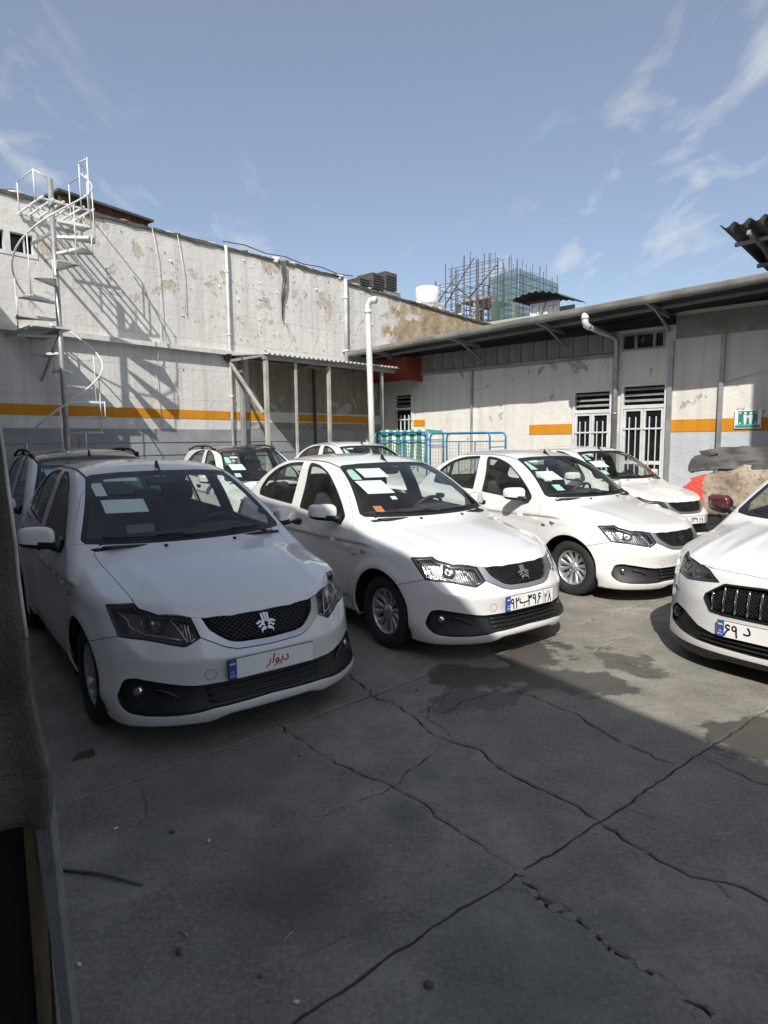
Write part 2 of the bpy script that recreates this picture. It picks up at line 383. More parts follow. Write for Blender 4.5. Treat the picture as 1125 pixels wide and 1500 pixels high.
# ---------------------------------------------------------------- car materials
def paint(name, c, rough=.22):
    t = NT(name); v = t.coord(kind='Object'); d = t.ramp(t.noise(v, 2.2, 6, .6), (.35, 0), (.75, 1))
    z = t.n('ShaderNodeSeparateXYZ'); t.l(v, z.inputs[0]); low = t.ramp(z.outputs[2], (.15, 1), (.55, 0))
    dust = t.math('MULTIPLY', t.math('ADD', t.math('MULTIPLY', d, .07), t.math('MULTIPLY', low, .22)), 1.0)
    t.set(base=t.mix(dust, c, (.36, .33, .28)), rough=t.math('ADD', rough, t.math('MULTIPLY', dust, .9)), coat=.9, coatr=.04, spec=.45); return t.m
paint('white_paint', (.74, .74, .725)); paint('black_paint', (.018, .018, .02), .2); paint('red_reflection_gloss', (.09, .012, .02), .15)  # maroon: gloss black mirror cap with the red wreck's reflection put into its colour
simple('black_plastic', (.014, .0145, .015), .45, var=.25, vs=14, bump=.15, bs=300)
simple('dark_cabin', (.024, .025, .028), .75, var=.3, vs=9, bump=.3, bs=160)
simple('seat_cloth', (.045, .046, .05), .9, var=.25, vs=7, bump=.5, bs=220)
simple('headliner', (.42, .41, .39), .9, var=.06)
simple('rubber', (.021, .021, .022), .8, var=.25, vs=10, bump=.35, bs=90)
simple('undercarriage', (.012, .012, .012), .95)
simple('chrome', (.72, .72, .72), .1, 1, var=.05)
simple('satin_silver', (.50, .51, .52), .34, .85, var=.06)
simple('rim_silver', (.56, .57, .58), .33, .7, var=.1, vs=5, grime=.35)
simple('plate_white', (.80, .80, .78), .42, var=.03)
simple('plate_blue', (.03, .09, .40), .4, var=.05)
simple('ink_black', (.012, .012, .014), .5)
simple('ink_red', (.50, .012, .015), .5)
simple('paper', (.78, .82, .80), .8, var=.04)
simple('sticker_green', (.42, .62, .54), .7, var=.1)
simple('sticker_orange', (.55, .20, .07), .7)
simple('flag_green', (.02, .3, .08), .5); simple('flag_red', (.5, .02, .03), .5)
simple('lamp_dark', (.05, .052, .056), .3, .3)
simple('amber', (.55, .22, .03), .25)
simple('tail_red', (.30, .008, .01), .15, coat=1)
def reflector():
    t = NT('lamp_chrome'); v = t.coord(); w = t.n('ShaderNodeTexWave', bands_direction='Y'); t.l(v, w.inputs[0]); w.inputs['Scale'].default_value = 22; w.inputs['Distortion'].default_value = .6
    t.set(base=t.ramp(t.noise(v, 18, 3), (.3, (.13, .133, .138)), (.7, (.34, .345, .35))), rough=.13, metal=.85); t.bump(t.math('ADD', t.math('MULTIPLY', w.outputs[0], .5), t.noise(v, 14, 2)), .22, .010); return t.m
reflector()
def glass(name, tint, refl=1.0):
    t = NT(name); t.t.nodes.remove(t.b); tr = t.n('ShaderNodeBsdfTransparent'); tr.inputs[0].default_value = (*tint, 1); gl = t.n('ShaderNodeBsdfGlossy'); gl.inputs['Roughness'].default_value = .015; gl.inputs['Color'].default_value = (refl, refl, refl, 1)
    lw = t.n('ShaderNodeLayerWeight'); lw.inputs['Blend'].default_value = .5; v = t.coord()
    fr = t.math('ADD', .045, t.math('MULTIPLY', t.math('POWER', lw.outputs['Facing'], 5.0), .95))
    t.b = None; dirt = t.n('ShaderNodeBsdfDiffuse'); dirt.inputs[0].default_value = (.5, .48, .44, 1)
    m = t.n('ShaderNodeMixShader'); t.l(fr, m.inputs[0]); t.l(tr.outputs[0], m.inputs[1]); t.l(gl.outputs[0], m.inputs[2])
    m2 = t.n('ShaderNodeMixShader'); t.l(t.ramp(t.noise(v, 3.1, 6, .65), (.4, .008), (.8, .05)), m2.inputs[0]); t.l(m.outputs[0], m2.inputs[1]); t.l(dirt.outputs[0], m2.inputs[2]); t.l(m2.outputs[0], t.out.inputs[0]); return t.m
glass('windscreen_glass', (.86, .93, .90)); glass('side_glass', (.80, .85, .83)); glass('lamp_glass', (.93, .94, .95))
def mo(name, vfn, mat, parent, smooth=True): 
    V, F, N = vfn
    return mesh_obj(name, V, F, mat, parent, normals=N) if len(F) else None
# ---------------------------------------------------------------- shared small car parts
def tyre_mesh(r, w):
    b = MB(); ri = .186; prof = [(ri, -w*.40), (ri+.012, -w*.47), (ri+.04, -w*.50), (r-.028, -w*.49), (r-.010, -w*.43), (r-.002, -w*.36)]
    for g in (-.24, -.08, .08, .24): prof += [(r, w*(g-.022)), (r-.008, w*(g-.018)), (r-.008, w*(g+.018)), (r, w*(g+.022))]
    prof += [(r-.002, w*.36), (r-.010, w*.43), (r-.028, w*.49), (ri+.04, w*.50), (ri+.012, w*.47), (ri, w*.40)]
    b.lathe(prof, 56, 'Y'); return b
def rim_mesh(ns=6):
    """wheel seen from +y (outside)"""
    b = MB(); Ro = .186
    b.lathe([(Ro, -.08), (Ro, .062), (Ro-.006, .068), (Ro-.014, .066), (Ro-.020, .052), (Ro-.024, -.02), (Ro-.02, -.08)], 56, 'Y')
    b.lathe([(.001, .058), (.022, .058), (.03, .054), (.052, .045), (.058, .036), (.056, .0)], 32, 'Y')
    for k in range(ns*2):
        a0 = 2*math.pi*(k//2)/ns+(.19 if k % 2 else -.19); fan = .13 if k % 2 else -.13
        def P(u, v):
            r = .045+(Ro-.020-.045)*u; a = a0*1+fan*u*.55; w = (.013+.016*u*u)*(v*2-1); hgt = .036+.022*u-.012*(v*2-1)**2-.006*math.sin(u*3.1)
            return (r*math.cos(a)-w*math.sin(a), hgt, r*math.sin(a)+w*math.cos(a))
        b.grid(P, 8, 4)
        def Q(u, v, sg):
            p = P(u, 0 if sg < 0 else 1); return (p[0], p[1]-.03*v, p[2])
        b.grid(lambda u, v: Q(u, v, -1), 8, 1); b.grid(lambda u, v: Q(u, v, 1), 8, 1)
    return b
def plate(parent, loc, kind, w=.52, h=.112):
    """number plate facing +x"""
    e = MB(); e.box((0, 0, 0), (.006, w, h)); p = e.build('number_plate', MAT['ink_black'], parent, bevel=.002); p.location = loc
    b = MB(); b.box((.004, .022, 0), (.004, w-.052, h-.006)); b.build('plate_face', MAT['plate_white'], p)
    b = MB(); b.box((.004, -w/2+.024, 0), (.0042, .042, h-.006)); bl = b.build('country_band', MAT['plate_blue'], p)
    b = MB(); b.box((.0068, -w/2+.024, .036), (.0015, .03, .006)); b.build('flag', MAT['flag_green'], p)
    b = MB(); b.box((.0068, -w/2+.024, .030), (.0015, .03, .006)); b.build('flag', MAT['plate_white'], p)
    b = MB(); b.box((.0068, -w/2+.024, .024), (.0015, .03, .006)); b.build('flag', MAT['flag_red'], p)
    text('plate_lettering', 'I.R.', MAT['plate_white'], p, (.0072, -w/2+.024, -.020), .017); text('plate_lettering', 'IRAN', MAT['plate_white'], p, (.0072, -w/2+.024, -.040), .015)
    if kind == 'red':
        text('plate_lettering', '\u0631\u0627\uFEEE\uFBFE\u062F', MAT['ink_red'], p, (.0072, .03, -.014), .072, shear=.25)
    else:
        two, let, three, reg = kind
        b = MB(); b.box((.0068, w/2-.115, 0), (.001, .0035, h-.008)); b.build('plate_rule', MAT['ink_black'], p)
        if two: digits(p, two, -.165, -.040, .074)
        if let: text('plate_lettering', let, MAT['ink_black'], p, (.0072, -.066, -.014), .118)
        if three: digits(p, three, .050, -.040, .074)
        if reg:
            digits(p, reg, .200, -.044, .062, .009)
            text('plate_lettering', '\u0646\u0627\uFEAE\uFBFE\u0627', MAT['ink_black'], p, (.0072, .200, .030), .024)
    return p
TEXTS = {}
def text_mesh(name, s, size, shear, mat):
    k = (s, size, shear, mat.name)
    if k not in TEXTS:
        c = bpy.data.curves.new(name, 'FONT'); c.body = s; c.size = size; c.align_x = 'CENTER'; c.extrude = .0004; c.shear = shear; c.offset = .0009 if size > .06 else 0; c.resolution_u = 3
        o = bpy.data.objects.new(name, c); col.objects.link(o); bpy.context.view_layer.update()
        me = bpy.data.meshes.new_from_object(o.evaluated_get(bpy.context.evaluated_depsgraph_get())); bpy.data.objects.remove(o); bpy.data.curves.remove(c)
        me.name = name; me.materials.clear(); me.materials.append(mat); TEXTS[k] = me
    return TEXTS[k]
def text(name, s, mat, parent, loc, size, shear=0, rot=(R(90), 0, R(90))):
    o = bpy.data.objects.new(name, text_mesh(name, s, size, shear, mat)); col.objects.link(o); o.parent = parent; o.location = loc; o.rotation_euler = rot; return o
ARC = lambda cx, cy, r, a0, a1, n=10: [(cx+r*math.cos(R(a0+(a1-a0)*i/n)), cy+r*math.sin(R(a0+(a1-a0)*i/n))) for i in range(n+1)]
DIGITS = {'1': [[(.26, 1), (.34, .75), (.36, .4), (.36, 0)]], '2': [[(.10, 1), (.20, .62), (.24, 0)], [(.12, .98), (.22, .74), (.42, .72), (.54, .80), (.58, 1)]],
 '3': [[(.06, 1), (.16, .62), (.20, 0)], [(.08, .98), (.14, .78), (.28, .74), (.36, .98)], [(.36, .98), (.42, .76), (.58, .74), (.66, 1)]], '4': [[(.10, 1), (.20, .6), (.24, 0)], [(.62, .96), (.40, 1.0), (.32, .80), (.42, .64), (.68, .66)]],
 '5': [[(.38, 1), (.14, .58), (.05, .25), (.18, .06), (.34, .18), (.40, .34), (.46, .18), (.60, .06), (.73, .25), (.64, .58), (.38, 1)]], '6': [[(.64, .90), (.46, 1.0), (.24, .90), (.26, .68), (.62, .60)], [(.62, .60), (.40, .46), (.22, .24), (.14, 0)]],
 '7': [[(.05, 1), (.22, .55), (.36, 0), (.50, .55), (.68, 1)]], '8': [[(.05, 0), (.22, .45), (.36, 1), (.50, .45), (.68, 0)]], '9': [ARC(.30, .75, .21, 0, 360, 16), [(.51, .78), (.52, .4), (.58, 0)]], '0': [[(.36, .5), (.37, .5)]]}
def digits(parent, s, cy, z0, h, w=.011, mat='ink_black'):
    """Persian numerals as strokes on a plate that faces +x"""
    W = .68*h; x = cy-len(s)*W/2
    for ch in s:
        b = MB()
        for st in DIGITS[ch]:
            P = [(x+p*h*.82, z0+q*h) for p, q in st]
            for (a, c2), (d, e) in zip(P[:-1], P[1:]):
                L = math.hypot(d-a, e-c2) or 1e-6; nx, nz = -(e-c2)/L*w/2, (d-a)/L*w/2
                b.prism([(a+nx, c2+nz), (a-nx, c2-nz), (d-nx, e-nz), (d+nx, e+nz)], .0062, .0072, tf=lambda p, q, t: (t, p, q))
            for (a, c2) in P: b.prism([(a+w/2*math.cos(t), c2+w/2*math.sin(t)) for t in np.linspace(0, 2*math.pi, 9)[:-1]], .0062, .0073, tf=lambda p, q, t: (t, p, q))
        b.build('numeral', MAT[mat], parent); x += W
for _a in (('I.R.', .017, 0, 'plate_white'), ('IRAN', .015, 0, 'plate_white'), ('\u0631\u0627\uFEEE\uFBFE\u062F', .072, .25, 'ink_red'), ('\u0628', .118, 0, 'ink_black'), ('\u062F', .118, 0, 'ink_black'), ('\u0646\u0627\uFEAE\uFBFE\u0627', .024, 0, 'ink_black')): text_mesh('plate_lettering', _a[0], _a[1], _a[2], MAT[_a[3]])
# ---------------------------------------------------------------- sedan and hatch body
def sideP(poly, ymin=.3): return lambda V: np.maximum(psdf(V[:, 0], V[:, 2], poly), ymin-V[:, 1])
def frontP(poly, xmin): return lambda V: np.maximum(psdf(V[:, 1], V[:, 2], poly), xmin-V[:, 0])
def rearP(poly, xmax): return lambda V: np.maximum(psdf(V[:, 1], V[:, 2], poly), V[:, 0]-xmax)
def topP(poly, zmin): return lambda V: np.maximum(psdf(V[:, 0], V[:, 1], poly), zmin-V[:, 2])
CA, SA = math.cos(R(42)), math.sin(R(42))
def lampP(pts, xmin=.1):
    q = [(p[1]*CA-p[0]*SA, p[2], *(p[3:4])) for p in pts]; q = rnd(q, .008)
    return lambda V: np.maximum(np.maximum(psdf(V[:, 1]*CA-V[:, 0]*SA, V[:, 2], q), xmin-V[:, 0]), .2-V[:, 1])
def shift(fn, d): return lambda V: fn(V)+d
def sym(poly): return poly+[(-a, b, *c) for a, b, *c in poly[::-1]]
def on_skin(S, y, z, off=0, it=6, x=.7):
    """points on the front skin for given (y,z)"""
    y = np.asarray(y, float); z = np.asarray(z, float); P = np.stack([np.full(len(y), x), y, z], 1)
    for _ in range(40):
        f = body(P, S); P[:, 0] -= np.clip(f*1.0, -.05, .05)
    g = grad(P, S); g /= np.linalg.norm(g, axis=1)[:, None]
    return P+g*off, g
def spread(F, among, sk): pass
SEDAN = dict(
 ws=[(0, .982, 0), (.30, .982), (.56, .985), (.672, .992, .02), (.690, 1.012, .02), (.62, 1.17, .1), (.528, 1.372, .03), (.49, 1.397, .03), (.3, 1.411), (0, 1.416, 0)],
 rg=[(0, 1.10, 0), (.5, 1.10), (.60, 1.125, .03), (.48, 1.37, .05), (.3, 1.405), (0, 1.412, 0)],
 fw=[(-1.432, 1.0, .015), (-1.445, 1.22, .2), (-1.525, 1.418, .03), (-1.335, 1.402, .08), (-1.095, 1.335, .1), (-.862, 1.197, .1), (-.702, 1.075, .05), (-.615, .99, .03), (-.632, .938, .03)],
 rw=[(-1.594, 1.018, .015), (-1.608, 1.222, .2), (-1.655, 1.42, .03), (-1.93, 1.408, .12), (-2.16, 1.352, .12), (-2.35, 1.242, .08), (-2.44, 1.125, .05), (-2.425, 1.062, .03), (-2.16, 1.042, .1)],
 fdoor=[(-.512, .22), (-.509, .50), (-.492, .698), (-.466, .82), (-.468, .915), (-.558, 1.03), (-.73, 1.185), (-1.02, 1.382), (-1.2, 1.447), (-1.54, 1.475), (-1.575, 1.43), (-1.515, 1.1), (-1.515, .24)],
 rdoor=[(-1.521, .24), (-1.521, 1.1), (-1.581, 1.43), (-1.57, 1.476), (-1.9, 1.462), (-2.2, 1.405), (-2.42, 1.30), (-2.52, 1.17), (-2.53, 1.03), (-2.42, .86), (-2.22, .70), (-2.11, .55), (-2.05, .24)],
 bonnet=[(.637, 0, 0), (.632, .18), (.604, .315), (.566, .395), (.470, .525), (.375, .598, .02), (.345, .606), (.13, .618), (-.20, .632), (-.365, .648, .03), (-.41, .60, .03), (-.31, .35), (-.275, 0, 0)],
 lamp=[(.222, .728, .755, .004), (.336, .604, .763, .01), (.384, .590, .742), (.476, .520, .715), (.55, .428, .702), (.577, .395, .700, .002), (.642, .361, .594, .004), (.627, .438, .556, .01), (.524, .560, .583), (.376, .712, .607, .008)],
 chrome=[(0, .515, 0), (.185, .521), (.25, .538, .03), (.30, .566), (.362, .597, .005), (.405, .705, .002), (.36, .72), (0, .72, 0)],
 grille=[(0, .546, 0), (.165, .552), (.22, .562, .03), (.270, .595), (.312, .63), (.348, .72, .003), (0, .74, 0)],
 intake=[(0, .355, 0), (.26, .354), (.40, .352), (.46, .358), (.58, .381), (.66, .396), (.705, .386, .02), (.738, .30), (.735, .262, .03), (.712, .226, .02), (.64, .214), (.50, .212), (.41, .217), (.33, .228), (0, .238, 0)])
def build_body(root, S, D, paintm='white_paint', roofm='white_paint', sedan=True):
    sk = Skin(S, .02); M = MAT
    ax1, ax2 = S['ax']+S['aoff'], S['ax']-S['wb']
    sk.cut(lambda V: np.maximum(np.minimum(np.hypot(V[:, 0]-ax1, np.maximum(V[:, 2]-S['rtyre'], 0)), np.hypot(V[:, 0]-ax2, np.maximum(V[:, 2]-S['rtyre'], 0)))-S['ar'], .45-V[:, 1]), 'hole')
    sk.cut(frontP(rnd(sym(D['ws']), .01), -1.45), 'windscreen'); sk.cut(shift(frontP(rnd(sym(D['ws']), .01), -1.45), .030), 'glass_front', ('windscreen',))
    sk.cut(rearP(rnd(sym(D['rg']), .01), -1.9), 'rear_frame'); sk.cut(shift(rearP(rnd(sym(D['rg']), .01), -1.9), .025), 'glass_rear', ('rear_frame',))
    for nm, k in (('front', 'fw'), ('rear', 'rw')):
        f = sideP(rnd(D[k], .02)); sk.cut(f, 'seal_'+nm); sk.cut(shift(f, .014), 'side_'+nm, ('seal_'+nm,))
    if 'mirror_cut' in D or sedan or 1:
        c0, c1 = D.get('quarter', (-.735, .0))
        sk.cut(lambda V: np.maximum(c0-V[:, 0]+(V[:, 2]-.95)*.25, .4-V[:, 1]), 'seal_front', ('side_front',))
    q = D.get('div', -2.145); sk.cut(lambda V: np.abs(V[:, 0]-q+.10*(V[:, 2]-1.2))-.013, 'seal_rear', ('side_rear',))
    sk.cut(lambda V: V[:, 0]-q, 'side_quarter', ('side_rear',))
    f = topP(D['bonnet'] if 0 else rnd([(a, b, *c) for a, b, *c in D['bonnet']]+[(a, -b, *c) for a, b, *c in D['bonnet'][::-1]], .01), .5); sk.cut(f, 'bonnet')
    sk.cut(lambda V: np.maximum(np.maximum(-.66-V[:, 0]+0*V[:, 1], V[:, 1]-.60), np.maximum(V[:, 0]+D.get('cowlx', .24), V[:, 2]-1.02)), 'cowl')
    sk.cut(lampP(D['lamp']), 'lamp', ('shell',))
    sk.cut(frontP(rnd(sym(D['chrome']), .012), .4), 'chrome'); sk.cut(frontP(rnd(sym(D['grille']), .012), .4), 'grille', ('chrome',))
    sk.cut(frontP(rnd(sym(D['intake']), .012), .15), 'intake')
    if 'skirt' in D: sk.cut(lambda V: V[:, 2]-D['skirt'], 'skirt')
    # roof and drip strip
    gut = D.get('gut', Spl((-.9, .485), (-1.12, .515), (-1.4, .522), (-1.8, .52), (-2.15, .505), (-2.5, .47)))
    rl = lambda V, e=0: np.maximum(np.maximum(V[:, 1]-gut(V[:, 0])-e, 1.20-V[:, 2]), np.maximum(V[:, 0]+.80, D.get('roofx', -2.62)-V[:, 0]))
    sk.cut(lambda V: rl(V, .016), 'drip'); sk.cut(rl, 'roof', ('drip',))
    sk.cut(sideP(D['fdoor']), 'door_front'); sk.cut(sideP(D['rdoor']), 'door_rear')
    sk.cut(lambda V: np.maximum(V[:, 2]-(.548+.29*(V[:, 0]-.165)), .0-V[:, 0]), 'bumper')
    sk.cut(lambda V: np.maximum(-.506+.04*sstep(.55, .82, V[:, 2])-.6*np.maximum(V[:, 2]-.94, 0)-V[:, 0], V[:, 2]-.99), 'fender')
    if sedan:
        sk.cut(rearP(sym([(0, .62, 0), (.52, .64), (.56, .95), (.60, 1.07), (0, 1.10, 0)]), -2.7), 'boot')
        sk.cut(rearP([(.54, .97), (.53, .80), (.9, .76), (.9, .98)], -2.75), 'tail')
    sk.cut(lambda V: np.maximum(V[:, 2]-.62, V[:, 0]+2.8), 'rear_bumper')
    P = lambda nm, **k: panel(*sk.get(nm), **k)
    pm = M[paintm]
    full = lambda nm, **k: both(*P(nm, **k))
    mo('body_shell', full('shell'), pm, root); mo('bonnet', full('bonnet'), pm, root); mo('roof', full('roof', gap=.001), M[roofm], root)
    mo('front_bumper', full('bumper'), pm, root); mo('rear_bumper', full('rear_bumper'), pm, root)
    if 'skirt' in D: mo('under_lip', full('skirt', gap=0), M['black_plastic'], root)
    if sedan: mo('boot_lid', full('boot'), pm, root)
    mo('windscreen', full('glass_front', gap=0, depth=.004), M['windscreen_glass'], root); mo('windscreen_border', full('windscreen', gap=0, depth=.01), M['black_plastic'], root)
    mo('rear_window', full('glass_rear', gap=0, depth=.004), M['side_glass'], root); mo('rear_window_border', full('rear_frame', gap=0, depth=.01), M['black_plastic'], root)
    mo('cowl', full('cowl', gap=0, depth=.02, off=-.012), M['black_plastic'], root)
    for s in (1, -1):
        w = (lambda t: t) if s > 0 else (lambda t: mirror(*t))
        mo('fender', w(P('fender')), pm, root)
        d = mo('door', w(P('door_front')), pm, root); mo('window_seal', w(P('seal_front', gap=0, off=-.003)), M['black_plastic'], d); mo('window_pane', w(P('side_front', gap=0, depth=.004, off=-.006)), M['side_glass'], d)
        d2 = mo('door', w(P('door_rear')), pm, root); mo('window_seal', w(P('seal_rear', gap=0, off=-.003)), M['black_plastic'], d2); mo('window_pane', w(P('side_rear', gap=0, depth=.004, off=-.006)), M['side_glass'], d2)
        mo('window_pane', w(P('side_quarter', gap=0, depth=.004, off=-.006)), M['side_glass'], d2)
        for dd, hx in ((d, D.get('h1', -1.395)), (d2, D.get('h2', -2.18))):
            zz = .876+(0 if hx > -2 else .03); hp = np.array([[hx, .8, zz]]); 
            for _ in range(20): hp[:, 1] -= body(hp, S)
            b = MB(); b.sup((hx, s*(hp[0, 1]+.004), zz), (.175, .03, .062), .5, 20); b.sup((hx+.0, s*(hp[0, 1]+.020), zz+.010), (.15, .018, .026), .5, 16); b.build('handle', M['black_plastic'], dd)
            b = MB(); b.lathe([(.001, .004), (.011, .004), (.012, -.02)], 12, 'Y'); k = b.build('lock', M['satin_silver'], dd); k.location = (hx-.02, s*(hp[0, 1]+.006), zz-.062); k.rotation_euler = (0, 0, 0 if s > 0 else math.pi)
        mo('drip_strip', w(P('drip', gap=0, off=-.004)), M['black_plastic'], root)
        if sedan: mo('tail_light', w(P('tail')), M['tail_red'], root)
        # headlight
        V, T, N = sk.get('lamp')
        L = mo('headlight', w(panel(V, T, N, .001, .01)), M['lamp_glass'], root)
        E, Dn, bi = border(V, T, N); Vh = V-N*.055+Dn*.004
        mo('reflector', w((Vh, T, N)), M['lamp_chrome'], L)
        k = np.unique(E); mm = -np.ones(len(V), int); mm[k] = np.arange(len(k)); A = (V+Dn*.003-N*.004)[k]; B = (V-N*.056+Dn*.003)[k]; q = len(k); a, bb = mm[E[:, 0]], mm[E[:, 1]]
        # dark bezel ring just behind the lens and the side wall of the housing
        A2 = (V+Dn*.020-N*.012)[k]; n2 = Dn[k]
        Vw = np.concatenate([A, B, A2]); Fw = np.concatenate([np.stack([a, bb, bb+q], 1), np.stack([a, bb+q, a+q], 1), np.stack([a, bb, bb+2*q], 1), np.stack([a, bb+2*q, a+2*q], 1)])
        mo('bezel', w((Vw, Fw, np.concatenate([n2, n2, N[k]]))), M['lamp_dark'], L)
        if 'lampbits' in D: D['lampbits'](L, s, S)
    # chrome frame, grille lattice
    mo('grille_frame', full('chrome', gap=.002, depth=.03, off=.006), M[D.get('frame_mat', 'satin_silver')], root)
    g = mo('grille', both(*panel(*sk.get('grille'), gap=0, depth=.0, off=-.045)), M['undercarriage'], root)
    D['lattice'](g, S, D)
    it = mo('lower_intake', both(*panel(*sk.get('intake'), gap=0, depth=0, off=-.028)), M['black_plastic'], root)
    V, T, N = sk.get('intake'); E, Dn, bi = border(V, T, N); k = np.unique(E); mm = -np.ones(len(V), int); mm[k] = np.arange(len(k)); q = len(k); a, bb = mm[E[:, 0]], mm[E[:, 1]]
    A = (V+Dn*.001)[k]; B = (V-N*.030+Dn*.004)[k]; Fw = np.concatenate([np.stack([a, bb, bb+q], 1), np.stack([a, bb+q, a+q], 1)])
    mo('intake_edge', both(np.concatenate([A, B]), Fw, np.concatenate([Dn[k], Dn[k]])), M['black_plastic'], it)
    D['intake_bits'](it, S)
    # trim inside the skin: door cards, pillars, bulkheads
    Vs, Ts, Ns = [], [], []; n0 = 0
    for nm in ('shell', 'fender', 'door_front', 'door_rear', 'bumper', 'bonnet', 'boot', 'rear_bumper', 'tail', 'seal_front', 'seal_rear'):
        if nm not in sk.names: continue
        V, T, N = sk.get(nm)
        if not len(T): continue
        E, Dn, bi = border(V, T, N); Vs.append(V-N*.032-Dn*.004*0); Ts.append(T+n0); Ns.append(N); n0 += len(V)
    mo('inner_trim', both(np.concatenate(Vs), np.concatenate(Ts), np.concatenate(Ns)), M['dark_cabin'], root)
    V, T, N = sk.get('roof'); mo('headlining', both(V-N*.03, T, N), M['headliner'], root)
    return sk
def cabin(root, S, seatback=True):
    M = MAT; b = MB(); b.bx(-2.55, -.1, -.70, .70, .17, .22); b.bx(-3.0, .45, -.50, .50, .17, .20); b.bx(-.45, -.40, -.72, .72, .2, .80); b.bx(-2.72, -2.66, -.66, .66, .2, .97); b.bx(-3.0, -2.66, -.60, .60, .93, .96)
    b.bx(.30, .34, -.55, .55, .22, .62); b.build('floor_pan', M['undercarriage'], root)
    b = MB()
    b.sup((-.62, 0, .86), (.44, 1.40, .26), .28, 28); b.sup((-.50, 0, .945), (.34, 1.34, .06), .35, 24); b.sup((-.78, .36, .965), (.20, .40, .10), .5, 18); b.sup((-.80, 0, .78), (.16, .30, .40), .4, 16)
    b.build('dashboard', M['dark_cabin'], root)
    b = MB(); b.sup((-.47, 0, .972), (.36, 1.2, .016), .3, 20); b.build('dash_top', M['black_plastic'], root)
    b = MB(); c = Vector((-.90, .36, .93)); ax = Vector((-.80, 0, .60)).normalized(); u = Vector((0, 1, 0)); v = ax.cross(u)
    ring = [c+(u*math.cos(t)+v*math.sin(t))*.185 for t in np.linspace(0, 2*math.pi, 33)]; b.tube(ring, .015, 8, cap=False)
    b.tube([c-ax*.16, c-ax*.02], .03, 10); b.sup(c, (.12, .14, .12), .6, 14); b.tube([c+u*.18, c], .014, 6); b.tube([c-u*.18, c], .014, 6); b.tube([c-v*.18, c], .014, 6)
    b.build('steering_wheel', M['black_plastic'], root)
    for y in (.36, -.36):
        b = MB(); b.sup((-1.32, y, .50), (.52, .50, .18), .45, 20); b.sup((-1.60, y, .80), (.17, .48, .62), .45, 20, (0, R(-14), 0)); b.sup((-1.745, y, 1.20), (.10, .27, .19), .5, 18, (0, R(-10), 0))
        b.tube([(-1.70, y-.06, 1.02), (-1.735, y-.06, 1.16)], .008, 6); b.tube([(-1.70, y+.06, 1.02), (-1.735, y+.06, 1.16)], .008, 6)
        b.build('seat', M['seat_cloth'], root)
    b = MB(); b.sup((-2.25, 0, .50), (.52, 1.28, .2), .35, 24); b.sup((-2.54, 0, .80), (.18, 1.26, .60), .35, 24, (0, R(-18), 0))
    for y in (.36, -.36): b.sup((-2.64, y, 1.10), (.09, .26, .14), .5, 16, (0, R(-12), 0))
    b.build('rear_seat', M['seat_cloth'], root)
    b = MB(); b.sup((-1.02, 0, 1.335), (.05, .24, .07), .5, 16); b.tube([(-1.0, 0, 1.35), (-1.06, 0, 1.42)], .01, 6); b.build('interior_mirror', M['black_plastic'], root)
    for y in (.33, -.33):
        b = MB(); b.sup((-1.16, y, 1.378), (.15, .38, .012), .3, 16, (0, R(-8), 0)); b.build('sun_visor', M['seat_cloth'], root)
def wheels(root, S, ns=6, steer=0):
    M = MAT; tm = rm = dm = None
    for ax in (S['ax'], S['ax']-S['wb']):
        for s in (1, -1):
            w = empty('wheel', (ax, s*S['track'], S['rtyre']), 0 if s > 0 else math.pi, root)
            if ax == S['ax'] and steer: w.rotation_euler.z += steer
            if tm is None:
                t = tyre_mesh(S['rtyre'], .178).build('tyre', M['rubber'], w); r = rim_mesh(ns).build('rim', M['rim_silver'], w)
                b = MB(); b.lathe([(.0, .012), (.125, .012), (.125, -.01), (0, -.01)], 32, 'Y'); d = b.build('brake_disc', M['lamp_dark'], w)
                b = MB(); b.lathe([(.001, .062), (.020, .061), (.024, .056)], 20, 'Y')
                for k in range(4):
                    a = k*math.pi/2+.4; b.lathe([(.001, .050), (.007, .049), (.008, .04)], 8, 'Y', (.04*math.cos(a), 0, .04*math.sin(a)))
                c = b.build('hub_cap', M['satin_silver'], w); tm, rm, dm, hm = t.data, r.data, d.data, c.data
            else:
                for nm, me in (('tyre', tm), ('rim', rm), ('brake_disc', dm), ('hub_cap', hm)):
                    o = bpy.data.objects.new(nm, me); col.objects.link(o); o.parent = w
    for ax in (S['ax']+S['aoff'], S['ax']-S['wb']):
        for s in (1, -1):
            b = MB(); n = 20; Rr = S['ar']+.012
            pr = [(Rr*math.cos(t), Rr*math.sin(t)) for t in np.linspace(0, math.pi, n)]; pr = [(Rr, -.12)]+pr+[(-Rr, -.12)]
            V = [(ax+x, s*yy, S['rtyre']+z) for yy in (.50, S.get('arch_y', .785)) for x, z in pr]; m = len(pr)
            F = [(i, i+1, m+i+1, m+i) for i in range(m-1)]+[tuple(range(m))]
            b.add(V, F, 0, False); b.build('wheel_arch_liner', M['undercarriage'], root)
